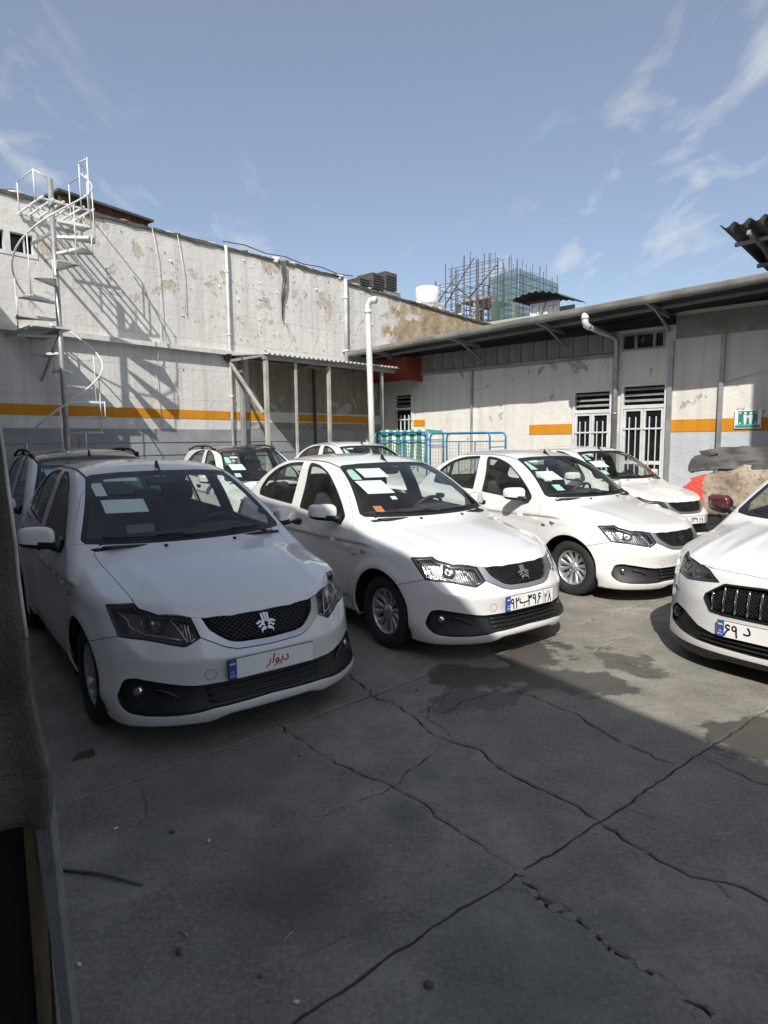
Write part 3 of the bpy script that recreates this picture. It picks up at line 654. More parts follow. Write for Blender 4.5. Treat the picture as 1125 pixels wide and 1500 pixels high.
def wing_mirror(root, S, base=(-.655, .772, .962), cap='white_paint', scale=1.0):
    for s in (1, -1):
        c = Vector((-.735, .905, 1.022)) if 'mir' not in S else Vector(S['mir'])
        def fn(p):
            t = p.y/.1; return (p.x-.04*t-.012, p.y, p.z*(1-.10*t)+.006*t)
        k = scale; b = MB(); b.sup(c, (.115*k, .205*k, .142*k), .55, 26, None, 0, fn); V = b.V; F = b.F
        up = [f for f in F if sum(V[i][2] for i in f)/len(f) > c.z-.030*k]; lo = [f for f in F if f not in set(up)]
        mk = lambda FF: MB().add([(v[0], s*v[1], v[2]) for v in V], FF, 0, True)
        m = recalc(mk(up).build('wing_mirror', MAT[cap], root)); lo_b = mk(lo)
        bx_ = Vector(base); st = MB()
        st.add(lo_b.V, lo_b.F, 0, True)
        st.tube([(bx_.x, s*bx_.y, bx_.z), (bx_.x-.03, s*(bx_.y+.04), bx_.z+.006), (c.x+.01, s*(c.y-.06), c.z-.04)], [.045, .034, .03], 10)
        recalc(st.build('mirror_base', MAT['black_plastic'], m))
        b = MB(); b.sup((c.x-.058*k, s*c.y, c.z), (.012, .18*k, .11*k), .5, 18); b.build('mirror_glass', MAT['chrome'], m)
def diamond_lattice(g, S, D, zlo=.545, zhi=.715, pitch=.034, slope=.62):
    poly = rnd(sym(D['grille']), .012); b = MB()
    for sgn in (1, -1):
        c = -.8
        while c < .8:
            z = np.linspace(zlo, zhi-.012, 12); y = c+sgn*(z-zlo)/slope
            ins = psdf(y, z, poly) < -.001; P, N = on_skin(S, y, z, -.010)
            i = 0
            while i < len(z):
                j = i
                while j+1 < len(z) and ins[i] and ins[j+1]: j += 1
                if j > i: b.tube([tuple(p) for p in P[i:j+1]], .0042, 4)
                i = j+1
            c += pitch
    b.build('grille_mesh', MAT['black_plastic'], g)
def emblem(parent, S, y=0, z=.617, sc=.062):
    """bright cut-metal badge: three upright bars above two striped wings"""
    P, N = on_skin(S, [0.], [z], .004); n = Vector(N[0]); c = Vector(P[0]); u = Vector((0, 1, 0)); v = n.cross(u).normalized(); 
    if v.z < 0: v = -v
    b = MB(); tf = lambda x, yv, d: c+u*x*sc+v*yv*sc+n*d
    shapes = [[(-.40, .95), (-.16, .95), (-.10, .12), (-.34, .12)], [(-.10, 1.0), (.12, 1.0), (.12, .12), (-.05, .12)], [(.17, .95), (.40, .95), (.34, .12), (.17, .12)]]
    for s in (-1, 1):
        shapes += [[(s*.12, .08), (s*.55, .34), (s*.98, .10), (s*.80, -.04), (s*.55, .12), (s*.30, -.04)], [(s*.10, -.10), (s*.42, .04), (s*.84, -.22), (s*.66, -.36), (s*.40, -.14), (s*.18, -.26)],
                   [(s*.06, -.30), (s*.30, -.26), (s*.62, -.50), (s*.56, -.92), (s*.42, -.62), (s*.06, -.56)]]
    for sh in shapes: b.prism(sh, .0, .007, tf=lambda x, yv, d: tf(x, yv, d))
    o = b.build('emblem', MAT['chrome'], parent, bevel=.0012); recalc(o); return o
def sedan_lampbits(L, s, S):
    """bowls, bulb and bright strips inside a headlight (built on the +y side, mirrored by s)"""
    def at(y, z, off): P, N = on_skin(S, [y], [z], off); return Vector(P[0]), Vector(N[0])
    for (y, z, r) in ((.565, .675, .052),):
        c, n = at(y, z, -.036); n = (n+Vector((.9, 0, .1))).normalized(); c.y *= s; n.y *= s
        q = n.to_track_quat('Z', 'Y').to_matrix(); prof = [(r*1.05, .022), (r, .02), (r*.92, .004), (r*.7, -.012), (r*.4, -.024), (.006, -.028)]
        b = MB(); b.lathe(prof, 24); b.V = [tuple(c+q @ Vector(v)) for v in b.V]; b.build('bowl', MAT['lamp_chrome'], L)
        b = MB(); b.sup((0, 0, 0), (.022, .022, .05), .9, 12); b.V = [tuple(c+q @ Vector(v)) for v in b.V]; b.build('bulb', MAT['paper'], L)
    def strip(pts, w, off, mat):
        ys, zs = zip(*pts); P, N = on_skin(S, ys, zs, off); b = MB(); b.tube([(p[0], s*p[1], p[2]) for p in P], w, 6); b.build('light_strip', MAT[mat], L)
    strip([(.480, .688), (.455, .645), (.437, .605), (.425, .580)], .0055, -.010, 'satin_silver')
    strip([(.425, .580), (.405, .583), (.385, .597)], .005, -.010, 'satin_silver')
    strip([(.70, .735), (.66, .690), (.655, .655), (.60, .618), (.50, .602), (.45, .592)], .004, -.016, 'satin_silver')
def sedan_intake(it, S):
    b = MB()
    for z, y1 in ((.262, .345), (.292, .352), (.322, .36)):
        y = np.linspace(-y1, y1, 20); P, N = on_skin(S, y, np.full(20, z), -.014); b.tube([tuple(p) for p in P], .0075, 6)
    b.build('intake_slat', MAT['black_plastic'], it)
    for s in (1, -1):
        P, N = on_skin(S, [.662], [.330], -.024); c = Vector(P[0]); n = (Vector(N[0])+Vector((.5, 0, 0))).normalized(); c.y *= s; n.y *= s; q = n.to_track_quat('Z', 'Y').to_matrix()
        b = MB(); b.lathe([(.030, -.01), (.030, .014), (.025, .016), (.022, .006), (.012, -.002), (.001, -.004)], 20); b.V = [tuple(c+q @ Vector(v)) for v in b.V]; f = b.build('fog_light', MAT['lamp_dark'], it)
        b = MB(); b.lathe([(.022, .010), (.016, .015), (.001, .017)], 18); b.V = [tuple(c+q @ Vector(v)) for v in b.V]; b.build('fog_lens', MAT['chrome'], f)
        ys = [.60, .575, .53, .49]; zs = [.335, .338, .320, .292]; P, N = on_skin(S, ys, zs, -.016); b = MB(); b.tube([(p[0], s*p[1], p[2]) for p in P], [.004, .010, .009, .004], 8); b.build('fin', MAT['lamp_dark'], it)
SEDAN.update(lattice=diamond_lattice, lampbits=sedan_lampbits, intake_bits=sedan_intake)
def wiper(root, S):
    for (ya, yb, yp) in ((-.57, .03, .02), (-.02, .50, .50)):
        y = np.linspace(ya, yb, 9); z = np.full(9, 1.0)+.010*np.abs(y)/.6+.004; P = np.stack([np.full(9, -.3), y, z], 1)
        for _ in range(40): P[:, 0] -= body(P, S)*1.5
        g = grad(P, S); P = P+g/np.linalg.norm(g, axis=1)[:, None]*.012
        b = MB(); b.tube([tuple(p) for p in P], .006, 6); m = P[4]; b.tube([(m[0]+.02, yp, .985), (m[0]+.03, (yp+m[1])/2, m[2]+.012), tuple(m+np.array([.006, 0, .006]))], [.011, .009, .006], 6); b.build('wiper', MAT['black_plastic'], root)
def top_bits(root, S, antx=-1.10):
    zz = float(S['roof'](antx)); P = np.array([[antx, 0, zz]])
    for _ in range(20): P[:, 2] -= body(P, S)
    b = MB(); b.prism([(-.045, 0), (.040, 0), (.012, .016), (-.012, .052), (-.032, .060), (-.040, .050)], -.011, .011, tf=lambda x, y, z: (antx+x, z*(1-y*9), P[0, 2]-.003+y)); b.build('roof_antenna', MAT['black_plastic'], root, bevel=.003)
    for y in (.235, -.235):
        Q = np.array([[-.245, y, 1.0]])
        for _ in range(20): Q[:, 2] -= body(Q, S)
        b = MB(); b.sup((-.245, y, Q[0, 2]+.004), (.035, .022, .018), .7, 12); b.build('washer_nozzle', MAT['black_plastic'], root)
def sticker(root, S, y0, y1, z0, z1, mat, name='windscreen_sticker', sk=0, off=-.010):
    U, Vv = np.meshgrid(np.linspace(0, 1, 5), np.linspace(0, 1, 4)); U = U.ravel(); Vv = Vv.ravel(); P = np.stack([np.full(20, -.6), y0+(y1-y0)*U+sk*Vv, z0+(z1-z0)*Vv], 1)
    for _ in range(45): P[:, 0] -= body(P, S)*1.6
    g = grad(P, S); P = P+g/np.linalg.norm(g, axis=1)[:, None]*off; b = MB(); b.add([tuple(p) for p in P], [(j*5+i, j*5+i+1, (j+1)*5+i+1, (j+1)*5+i) for j in range(3) for i in range(4)], 0, True); return b.build(name, MAT[mat], root)
# ---------------------------------------------------------------- frame of the two buildings: X along the right-hand wall, Y into it
BM = Matrix.Translation((0, 17.5, 0)) @ Matrix.Rotation(R(-42.2), 4, 'Z')
def bthing(name, label, cat, base=(0, 0, 0), group=None, kind=None):
    o = empty(name); o.matrix_world = BM @ Matrix.Translation(base); return tag(o, label, cat, group, kind)
def bone(o, label=None, cat=None, group=None, kind=None, base=(0, 0, 0)):
    o.matrix_world = BM @ Matrix.Translation(base); return tag(o, label, cat, group, kind)
# ---------------------------------------------------------------- setting materials
def concrete(name, c=(.25, .232, .193), stains=True):
    t = NT(name); v = t.geo(); big = t.noise(v, .55, 6, .6); mid = t.noise(v, 3.2, 8, .62); fine = t.noise(v, 55, 5, .7)
    b = t.mix(t.ramp(big, (.36, 0), (.64, 1)), tuple(x*.70 for x in c), tuple(x*1.36 for x in c))
    b = t.mix(t.ramp(mid, (.36, .0), (.66, .85)), b, tuple(x*.56 for x in c), 'MIX')
    b = t.mix(t.ramp(t.noise(v, 11, 7, .7), (.48, 0), (.70, .6)), b, tuple(x*.60 for x in c))
    b = t.mix(t.ramp(fine, (.46, 0), (.70, .65)), b, (.34, .325, .29)); b = t.mix(t.ramp(t.noise(v, 38, 6, .75), (.56, 0), (.70, .75)), b, (.07, .066, .058)); b = t.mix(t.ramp(t.noise(v, 140, 3, .7), (.55, 0), (.75, .5)), b, (.06, .058, .05))
    sp = t.vor(v, 34, 'F1'); b = t.mix(t.ramp(sp, (.0, .75), (.11, 0)), b, (.035, .034, .032))
    b = t.mix(t.ramp(t.noise(t.geo((1.2, 5, 1)), 2.0, 7, .7), (.55, 0), (.75, .5)), b, (.26, .27, .255))
    rough = .82
    if stains:
        wet = None
        for (x, y, sx, sy, th, wob) in ((.64, 4.2, .40, .24, 1, .5), (1.30, 4.10, .46, .26, 1, .75), (2.02, 3.22, .34, .26, 1, .6), (1.1, 4.75, .30, .5, 1, .8), (.55, 3.8, .3, .2, .7, .9), (1.75, 4.4, .22, .3, .8, .9)):
            d = t.n('ShaderNodeVectorMath', operation='LENGTH'); t.l(t.geo((1/sx, 1/sy, 0), (-x/sx, -y/sy, 0)), d.inputs[0])
            k = t.ramp(t.math('ADD', d.outputs['Value'], t.math('MULTIPLY', t.math('SUBTRACT', t.noise(v, 3.4, 7, .66), .5), 5*wob)), (.80, th), (.98, 0))
            wet = k if wet is None else t.math('MAXIMUM', wet, k)
        b = t.mix(t.math('MULTIPLY', wet, .78), b, (.045, .042, .038)); rough = t.math('SUBTRACT', .84, t.math('MULTIPLY', wet, .35))
        for (x, y, r, st, colr) in ((-.35, 2.15, .36, .55, (.075, .060, .045)), (-.95, 2.75, .55, .25, (.09, .09, .085)), (.21, 2.94, .13, .45, (.10, .12, .12)), (.07, 2.6, .13, .5, (.09, .105, .10)), (.45, 1.75, .55, .35, (.10, .125, .115)), (2.3, 4.4, .32, .4, (.14, .19, .16))):
            d = t.n('ShaderNodeVectorMath', operation='LENGTH'); t.l(t.geo((1/r, 1/r, 0), (-x/r, -y/r, 0)), d.inputs[0])
            b = t.mix(t.ramp(t.math('ADD', d.outputs['Value'], t.math('MULTIPLY', t.math('SUBTRACT', t.noise(v, 4.5, 6), .5), 1.3)), (.3, st), (1.1, 0)), b, colr)
    t.set(base=b, rough=rough, spec=.3); h = t.math('ADD', t.math('MULTIPLY', fine, .35), mid); t.bump(h, .75, .014); return t.m
concrete('yard_concrete'); concrete('old_concrete', (.24, .23, .21), False)
simple('dirt', (.028, .026, .022), .95, var=.4, vs=12, bump=.6, bs=60, kind='Object')
def plaster(name, c, dirt=(.30, .28, .24), peel=(.42, .38, .31), peel_lo=.60, brown=False, streak=.5, blocks=True):
    t = NT(name); v = t.coord(); n = t.noise(v, .9, 7, .62); f = t.noise(v, 14, 6, .65)
    b = t.mix(t.ramp(n, (.35, 0), (.72, .55)), c, tuple(x*.74 for x in c))
    st = t.noise(t.coord((4.5, 4.5, .22)), 1.3, 6, .65); b = t.mix(t.ramp(st, (.46, 0), (.78, streak)), b, dirt)
    p = t.noise(v, 1.7, 9, .68, .6); lim = peel_lo
    pm = t.ramp(p, (lim, 0), (lim+.012, 1)); s = t.n('ShaderNodeSeparateXYZ'); t.l(v, s.inputs[0])
    hi = t.ramp(t.math('ADD', t.math('MULTIPLY', s.outputs[2], .1), t.math('MULTIPLY', t.math('SUBTRACT', n, .5), .25)), (.33, .0), (.46, 1))
    pm = t.math('MULTIPLY', pm, hi) if brown else pm
    b = t.mix(pm, b, t.ramp(f, (.3, tuple(x*.75 for x in peel)), (.7, tuple(x*1.15 for x in peel))))
    if brown:   # bare stretch of wall at its far end
        yy = t.ramp(t.math('ADD', t.math('MULTIPLY', t.math('ADD', s.outputs[1], 4.0), .125), t.math('MULTIPLY', t.math('SUBTRACT', t.noise(v, .75, 8, .66), .5), 1.3)), (.50, 0), (.60, .0), (.64, 1))
        yy = t.math('MULTIPLY', yy, t.ramp(s.outputs[1], (.0, 0), (.01, 1))) if False else yy
        bc = t.ramp(t.noise(v, 2.3, 8, .7), (.3, (.20, .15, .09)), (.5, (.38, .30, .18)), (.7, (.50, .46, .37)))
        gate = t.n('ShaderNodeMath', operation='GREATER_THAN'); t.l(s.outputs[1], gate.inputs[0]); gate.inputs[1].default_value = -1.42
        b = t.mix(t.math('MULTIPLY', yy, gate.outputs[0]), b, bc)
    h = t.math('ADD', t.math('MULTIPLY', f, .4), t.math('MULTIPLY', pm, -.8)); h = t.math('ADD', h, t.math('MULTIPLY', t.noise(v, 5, 5), .8))
    if blocks:
        bt = t.n('ShaderNodeTexBrick'); cx = t.n('ShaderNodeCombineXYZ'); t.l(s.outputs[1], cx.inputs[0]); t.l(s.outputs[2], cx.inputs[1]); t.l(cx.outputs[0], bt.inputs[0])
        bt.inputs['Scale'].default_value = 1; bt.inputs['Brick Width'].default_value = 1.35; bt.inputs['Row Height'].default_value = .62; bt.inputs['Mortar Size'].default_value = .007; bt.inputs['Mortar Smooth'].default_value = .4
        h = t.math('SUBTRACT', h, t.math('MULTIPLY', bt.outputs['Fac'], .55))
    t.set(base=b, rough=.9, spec=.25); t.bump(h, .8, .022); return t.m
plaster('left_wall_paint', (.67, .657, .625), peel=(.52, .47, .38), peel_lo=.585, brown=True)
plaster('right_wall_paint', (.71, .69, .63), peel=(.46, .43, .37), peel_lo=.63, streak=.35, blocks=False)
plaster('blue_grey_dado', (.50, .535, .57), peel=(.62, .62, .60), peel_lo=.62, streak=.25, blocks=False)
plaster('stripe_orange', (.62, .255, .018), dirt=(.30, .14, .03), peel=(.62, .55, .45), peel_lo=.70, streak=.45, blocks=False)
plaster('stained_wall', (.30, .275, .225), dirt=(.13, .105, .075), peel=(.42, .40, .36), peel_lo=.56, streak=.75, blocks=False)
simple('grey_siding', (.26, .275, .29), .6, var=.15, vs=2, grime=.4, bump=.2, bs=30)
simple('white_steel', (.66, .67, .66), .5, var=.08, vs=4, grime=.45, bump=.1, bs=60)
simple('old_post', (.42, .41, .37), .7, .1, var=.2, vs=3, grime=.7, bump=.3, bs=50)
simple('grey_steel', (.30, .31, .31), .55, .2, var=.15, vs=4, grime=.5, bump=.2, bs=70)
simple('galvanised', (.42, .43, .42), .45, .6, var=.15, vs=3, grime=.55, bump=.15, bs=40)
simple('gutter_metal', (.27, .262, .235), .55, .35, var=.2, vs=2.5, grime=.8, bump=.2, bs=40)
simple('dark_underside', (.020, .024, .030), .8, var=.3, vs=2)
simple('band_panel', (.30, .29, .26), .8, var=.25, vs=2.2, grime=.6, bump=.2, bs=30)
simple('red_sheet', (.22, .035, .018), .6, var=.2, vs=2, grime=.5)
simple('dark_pane', (.010, .012, .014), .08, var=.2)
simple('corrugated', (.40, .40, .38), .6, .1, var=.2, vs=2, grime=.6, bump=.2, bs=40)
simple('corrugated_dark', (.075, .075, .07), .75, 0, var=.25, vs=3, grime=.5)
simple('felt', (.075, .07, .06), .95, var=.4, vs=5, bump=.6, bs=30)
simple('rust', (.12, .065, .035), .85, var=.4, vs=7, bump=.4, bs=50)
simple('blue_tube', (.03, .19, .40), .45, .1, var=.15, vs=4, grime=.25)
simple('sign_green', (.03, .25, .22), .4, var=.1)
simple('tank_white', (.78, .78, .76), .6, var=.05)
simple('scaffold_steel', (.085, .075, .085), .7, .3, var=.3, vs=2)
simple('green_net', (.06, .12, .11), .9, var=.3, vs=2)
simple('bare_concrete', (.40, .38, .34), .9, var=.15, vs=1)
simple('building_grey', (.20, .20, .19), .9, var=.15, vs=.4)
simple('cloth_brown', (.15, .13, .105), .98, var=.5, vs=4.5, bump=.9, bs=130, grime=.6)
simple('cloth_edge', (.50, .48, .43), .9, var=.3, vs=12)
simple('tan_wood', (.115, .085, .045), .8, var=.3, vs=8, bump=.4, bs=60)
simple('worn_alu', (.24, .245, .24), .6, .25, var=.3, vs=10, bump=.4, bs=90)
simple('deep_dark', (.010, .009, .008), .95)
simple('cardboard', (.08, .062, .035), .9, var=.3); simple('straw', (.45, .38, .22), .9); simple('stone', (.10, .10, .095), .9, var=.3, bump=.5); simple('white_bit', (.62, .60, .55), .8)
# ---------------------------------------------------------------- ground: cracked concrete slabs over dirt
CRACKS = [(0.012,[(3.4,4.55),(2.29, 3.62), (1.8, 3.23), (1.42, 2.94), (1.04, 2.62), (0.9, 2.52), (0.72, 2.37), (0.49, 2.21), (0.39, 2.12), (0.25, 2.03), (0.11, 1.91), (-0.02, 1.81), (-0.14, 1.7), (-0.25, 1.62),(-.9,1.05)]),
(0.014,[(-0.5, 3.51), (-0.25, 3.74), (-0.07, 3.89), (0.27, 4.21), (0.59, 4.4), (1.62, 5.28)]),
(0.006,[(-0.53, 3.77), (-0.41, 3.62)]),
(0.006,[(-1.53, 4.38), (-0.83, 3.72), (-0.42, 3.23), (-0.22, 3.01), (0.02, 2.82), (0.17, 2.67), (0.28, 2.49), (0.4, 2.32), (0.49, 2.22)]),
(0.014,[(0.49, 2.21), (0.53, 2.07), (0.63, 1.99), (0.69, 1.89), (0.75, 1.81), (0.82, 1.74), (0.86, 1.66), (0.92, 1.59),(1.3,1.1)]),
(0.007,[(0.38, 2.12), (0.5, 2.11), (0.62, 2.03), (0.65, 1.97)]),
(0.008,[(-0.25, 4.26), (-0.07, 3.86), (0.09, 3.7), (0.2, 3.47), (0.28, 3.31), (0.37, 3.24), (0.51, 3.12), (0.56, 2.97), (0.69, 2.8), (0.81, 2.68), (0.9, 2.53), (0.95, 2.45), (1.02, 2.33), (1.09, 2.23), (1.19, 2.16), (1.29, 2.12), (1.34, 2.05),(1.7,1.75)]),
(0.005,[(1.19, 2.16), (1.23, 2.03)]),
(0.008,[(0.83, 3.95), (1.01, 3.74), (1.15, 3.53), (1.22, 3.32), (1.33, 3.13), (1.44, 2.98)]),
(0.006,[(0.46, 4.03), (0.3, 3.75), (0.23, 3.55), (0.32, 3.41), (0.35, 3.29), (0.37, 3.24)]),
(0.005,[(0.09, 3.75), (0.27, 3.72)]),
(0.012,[(0.81, 4.01), (0.62, 3.87), (0.45, 3.75), (0.42, 3.69), (0.28, 3.58)]),
(0.005,[(0.28, 3.19), (0.18, 3.04), (0.08, 2.92), (0.06, 2.84), (0.02, 2.81), (-0.11, 2.71), (-0.24, 2.61), (-0.37, 2.56)]),
(0.008,[(1.62, 3.08), (1.68, 2.93), (1.79, 2.79),(2.2,2.3)]),
(0.006,[(1.03, 2.62), (1.14, 2.54)]),
(0.004,[(-0.28, 1.83), (-0.2, 1.87), (-0.11, 1.92)]),
(0.004,[(-0.07, 2.0), (0.05, 2.02), (0.1, 1.98)]),
(0.0045,[(-1.51, 2.66), (-1.4, 2.75), (-1.22, 2.89), (-1.04, 3.05), (-0.8, 3.25), (-0.54, 3.49)]),
(0.004,[(-1.18, 2.83), (-1.08, 2.65), (-1.07, 2.54)]),
(0.008,[(1.61, 5.29), (1.99, 5.64), (2.53, 6.04), (2.97, 6.37),(3.7,6.95)]),
(0.005,[(1.54, 4.58), (1.69, 4.78), (2.0, 5.03), (2.07, 5.15)]),
(0.009,[(1.62, 4.55), (1.75, 4.45), (1.85, 4.21)]),
(0.004,[(1.65, 5.24), (1.76, 4.96), (1.97, 5.03)]),
(0.005,[(2.11, 6.17), (2.21, 5.94), (2.34, 5.58), (2.6, 5.67)])]
def seg_field(X, Y):
    """signed distance to the jagged cracks, minus their varying half width"""
    f = np.full(len(X), 9.0); r = np.random.RandomState(3)
    for w, pts in CRACKS:
        P = [np.array(pts[0])]
        for a, b in zip(pts[:-1], pts[1:]):
            a, b = np.array(a), np.array(b); L = np.linalg.norm(b-a); n = max(1, int(L/.045)); d = (b-a)/L; nn = np.array([-d[1], d[0]])
            for k in range(1, n+1):
                p = a+(b-a)*k/n; 
                if k < n: p = p+nn*r.normal(0, .0035 if w in (.012, .014, .0045) and len(pts) > 5 and pts[0][0] != .49 else min(.011, w*.9+.003))
                P.append(p)
        ws = w*(.40 if w >= .012 else .55)*np.clip(1+(.25 if w >= .012 else .45)*r.normal(size=len(P)), .3, 2.0); 
        if len(pts) < 7 or w < .007: ws = ws*np.clip(np.minimum(np.arange(len(P))+1.5, len(P)-np.arange(len(P))+.5)/5, .25, 1)
        for i in range(len(P)-1):
            a, b = P[i], P[i+1]; lo = np.minimum(a, b)-.08; hi = np.maximum(a, b)+.08; m = np.where((X > lo[0]) & (X < hi[0]) & (Y > lo[1]) & (Y < hi[1]))[0]
            if not len(m): continue
            e = b-a; t = np.clip(((X[m]-a[0])*e[0]+(Y[m]-a[1])*e[1])/max(e@e, 1e-9), 0, 1)
            d = np.hypot(X[m]-a[0]-e[0]*t, Y[m]-a[1]-e[1]*t)-(ws[i]*(1-t)+ws[i+1]*t); f[m] = np.minimum(f[m], d)
    return f
def make_ground():
    g = MB(); g.bx(-150, 150, -60, 240, -.60, -.16); G = g.build('ground', MAT['dirt']); tag(G, kind='structure')
    x0, x1, y0, y1, h = -2.4, 3.6, .9, 7.2, .022
    nx, ny = int((x1-x0)/h), int((y1-y0)/h); xs = np.linspace(x0, x1, nx+1); ys = np.linspace(y0, y1, ny+1); X, Y = np.meshgrid(xs, ys)
    r = np.random.RandomState(1); jx = r.uniform(-.3, .3, X.shape)*h; jy = r.uniform(-.3, .3, X.shape)*h; jx[:, [0, -1]] = 0; jy[[0, -1]] = 0; jx[[0, -1]] = 0; jy[:, [0, -1]] = 0
    V = np.stack([(X+jx).ravel(), (Y+jy).ravel()], 1); I = np.arange((nx+1)*(ny+1)).reshape(ny+1, nx+1)
    a, b, c, d = I[:-1, :-1].ravel(), I[:-1, 1:].ravel(), I[1:, 1:].ravel(), I[1:, :-1].ravel(); T = np.concatenate([np.stack([a, b, c], 1), np.stack([a, c, d], 1)])
    # finer cells along the cracks
    for lim in (.030, .016):
        f = seg_field(V[:, 0], V[:, 1]); near = (f[T] < lim).any(1); sub = T[near]; keep = T[~near]
        E = np.sort(np.concatenate([sub[:, [0, 1]], sub[:, [1, 2]], sub[:, [2, 0]]]), 1); U, inv = np.unique(E, axis=0, return_inverse=True); inv = inv.ravel(); n0 = len(V); V = np.concatenate([V, (V[U[:, 0]]+V[U[:, 1]])/2])
        k = len(sub); ab, bc, ca = n0+inv[:k], n0+inv[k:2*k], n0+inv[2*k:]
        T = np.concatenate([keep, np.stack([sub[:, 0], ab, ca], 1), np.stack([ab, sub[:, 1], bc], 1), np.stack([ca, bc, sub[:, 2]], 1), np.stack([ab, bc, ca], 1)])
    f = seg_field(V[:, 0], V[:, 1]); f = np.where(np.abs(f) < 1e-6, 1e-6, f); ins = f < 0; k = ins[T].sum(1)
    keep = T[k == 0]; cr = T[(k > 0) & (k < 3)]; i3 = ins[cr]; out = [keep]; newV = []; cache = {}; n0 = len(V)
    def mid(i, j):
        key = (min(i, j), max(i, j))
        if key not in cache: t = f[i]/(f[i]-f[j]); cache[key] = n0+len(newV); newV.append(V[i]+(V[j]-V[i])*t)
        return cache[key]
    for tri, q in zip(cr, i3):
        if q.sum() == 1:
            l = int(q.argmax()); a, b, c = tri[l], tri[(l+1) % 3], tri[(l+2) % 3]; p, s = mid(a, b), mid(a, c); out.append(np.array([[p, b, c], [p, c, s]]))
        else:
            l = int((~q).argmax()); a, b, c = tri[l], tri[(l+1) % 3], tri[(l+2) % 3]; out.append(np.array([[a, mid(a, b), mid(a, c)]]))
    T = np.concatenate(out); V = np.concatenate([V, np.array(newV)]) if newV else V
    # pieces
    par = np.arange(len(V))
    ch = True
    lab = np.arange(len(V))
    while ch:
        m = lab[T].min(1); old = lab.copy(); np.minimum.at(lab, T[:, 0], m); np.minimum.at(lab, T[:, 1], m); np.minimum.at(lab, T[:, 2], m); lab = lab[lab]; ch = (lab != old).any()
    tl = lab[T[:, 0]]; ids, cnt = np.unique(tl, return_counts=True)
    ff = np.minimum(seg_field(V[:, 0], V[:, 1]), 1); small = []
    for i, n in sorted(zip(ids, cnt), key=lambda q: -q[1]):
        t = T[tl == i]
        if n < 6: continue
        u, inv = np.unique(t, return_inverse=True); inv = inv.reshape(-1, 3); W = V[u]; cen = W.mean(0)
        tilt = rng.uniform(-.0022, .0022), rng.uniform(-.0022, .0022)
        z = -.006*np.clip(1-ff[u]/.012, 0, 1)**2+(rng.uniform(-.004, 0) if n < 4000 else 0)
        if n < 12000: z = z+(W[:, 0]-cen[0])*tilt[0]*1.5+(W[:, 1]-cen[1])*tilt[1]*1.5-.001
        E = np.concatenate([inv[:, [0, 1]], inv[:, [1, 2]], inv[:, [2, 0]]]); key = np.sort(E, 1); _, iv, c2 = np.unique(key, axis=0, return_inverse=True, return_counts=True); B = E[c2[iv.ravel()] == 1]
        bk = np.unique(B); m = -np.ones(len(u), int); m[bk] = len(u)+np.arange(len(bk)); q = len(bk)
        V3 = np.concatenate([np.column_stack([W, z]), np.column_stack([W[bk], z[bk]-.001]), np.column_stack([W[bk], np.full(q, -.162)])])
        p, s = m[B[:, 0]], m[B[:, 1]]; F = np.concatenate([inv, np.stack([s, p, p+q], 1), np.stack([s, p+q, s+q], 1)])
        mesh_obj('slab', V3, F, MAT['yard_concrete'], G)
    b = MB()
    for (a0, a1, b0, b1) in ((-60, x0, -12, 40), (x1, 60, -12, 40), (x0, x1, -12, y0), (x0, x1, y1, 40)):
        b = MB(); b.bx(a0, a1, b0, b1, -.162, 0); b.build('slab', MAT['yard_concrete'], G)
    # crumbled bits along the wide joint
    bits = MB(); r = random.Random(5); pts = [(0.49, 2.21), (0.53, 2.07), (0.63, 1.99), (0.69, 1.89), (0.75, 1.81), (0.82, 1.74), (0.86, 1.66), (0.92, 1.59)]
    for a, b2 in zip(pts[:-1], pts[1:]):
        for _ in range(7):
            t = r.random(); s = r.uniform(.010, .026); c = (a[0]+(b2[0]-a[0])*t+r.gauss(0, .012), a[1]+(b2[1]-a[1])*t+r.gauss(0, .012), -.003+r.uniform(-.004, .004))
            n = 6; poly = [(c[0]+s*math.cos(k*2*math.pi/n)*r.uniform(.6, 1.1), c[1]+s*math.sin(k*2*math.pi/n)*r.uniform(.6, 1.1)) for k in range(n)]
            bits.prism(poly, -.06, c[2]+.001)
    o = bits.build('rubble', MAT['old_concrete'], G); tag(o, kind='stuff')
    b = MB(); b.bx(0, 5.4, -5.5, 0, -.02, .12); o = b.build('raised_apron', MAT['old_concrete'], bevel=.02); bone(o, kind='structure')
make_ground()
# small litter on the concrete
def litter(name, mb, mat, loc, rz, label, cat, group=None):
    o = mb.build(name, MAT[mat]); o.location = loc; o.rotation_euler.z = rz; return tag(o, label, cat, group)
b = MB(); b.grid(lambda u, v: (.11*(u-.5)*(1-.3*v), .085*(v-.5)+.02*u, .004+.014*max(0, u-.6)), 6, 4); litter('cardboard_scrap', b, 'cardboard', (-1.58, 3.13, 0), .3, 'small torn brown cardboard scrap lying before the front bumper', 'scrap')
b = MB(); b.tube([(0, 0, .006), (.18, -.03, .010), (.362, -.087, .006)], [.005, .006, .004], 6); litter('stick', b, 'tan_wood', (-1.265, 2.239, 0), 0, 'long thin brown stick lying near the steel door', 'stick')
for (x, y, a, L) in ((-.68, 1.92, -.6, .045), (-.33, 1.9, 1.1, .055)):
    b = MB(); b.tube([(-L/2, 0, .003), (0, .003, .004), (L/2, 0, .003)], .0022, 5); litter('straw', b, 'straw', (x, y, 0), a, 'short pale straw lying on the dark concrete', 'straw', 'straws on the concrete')
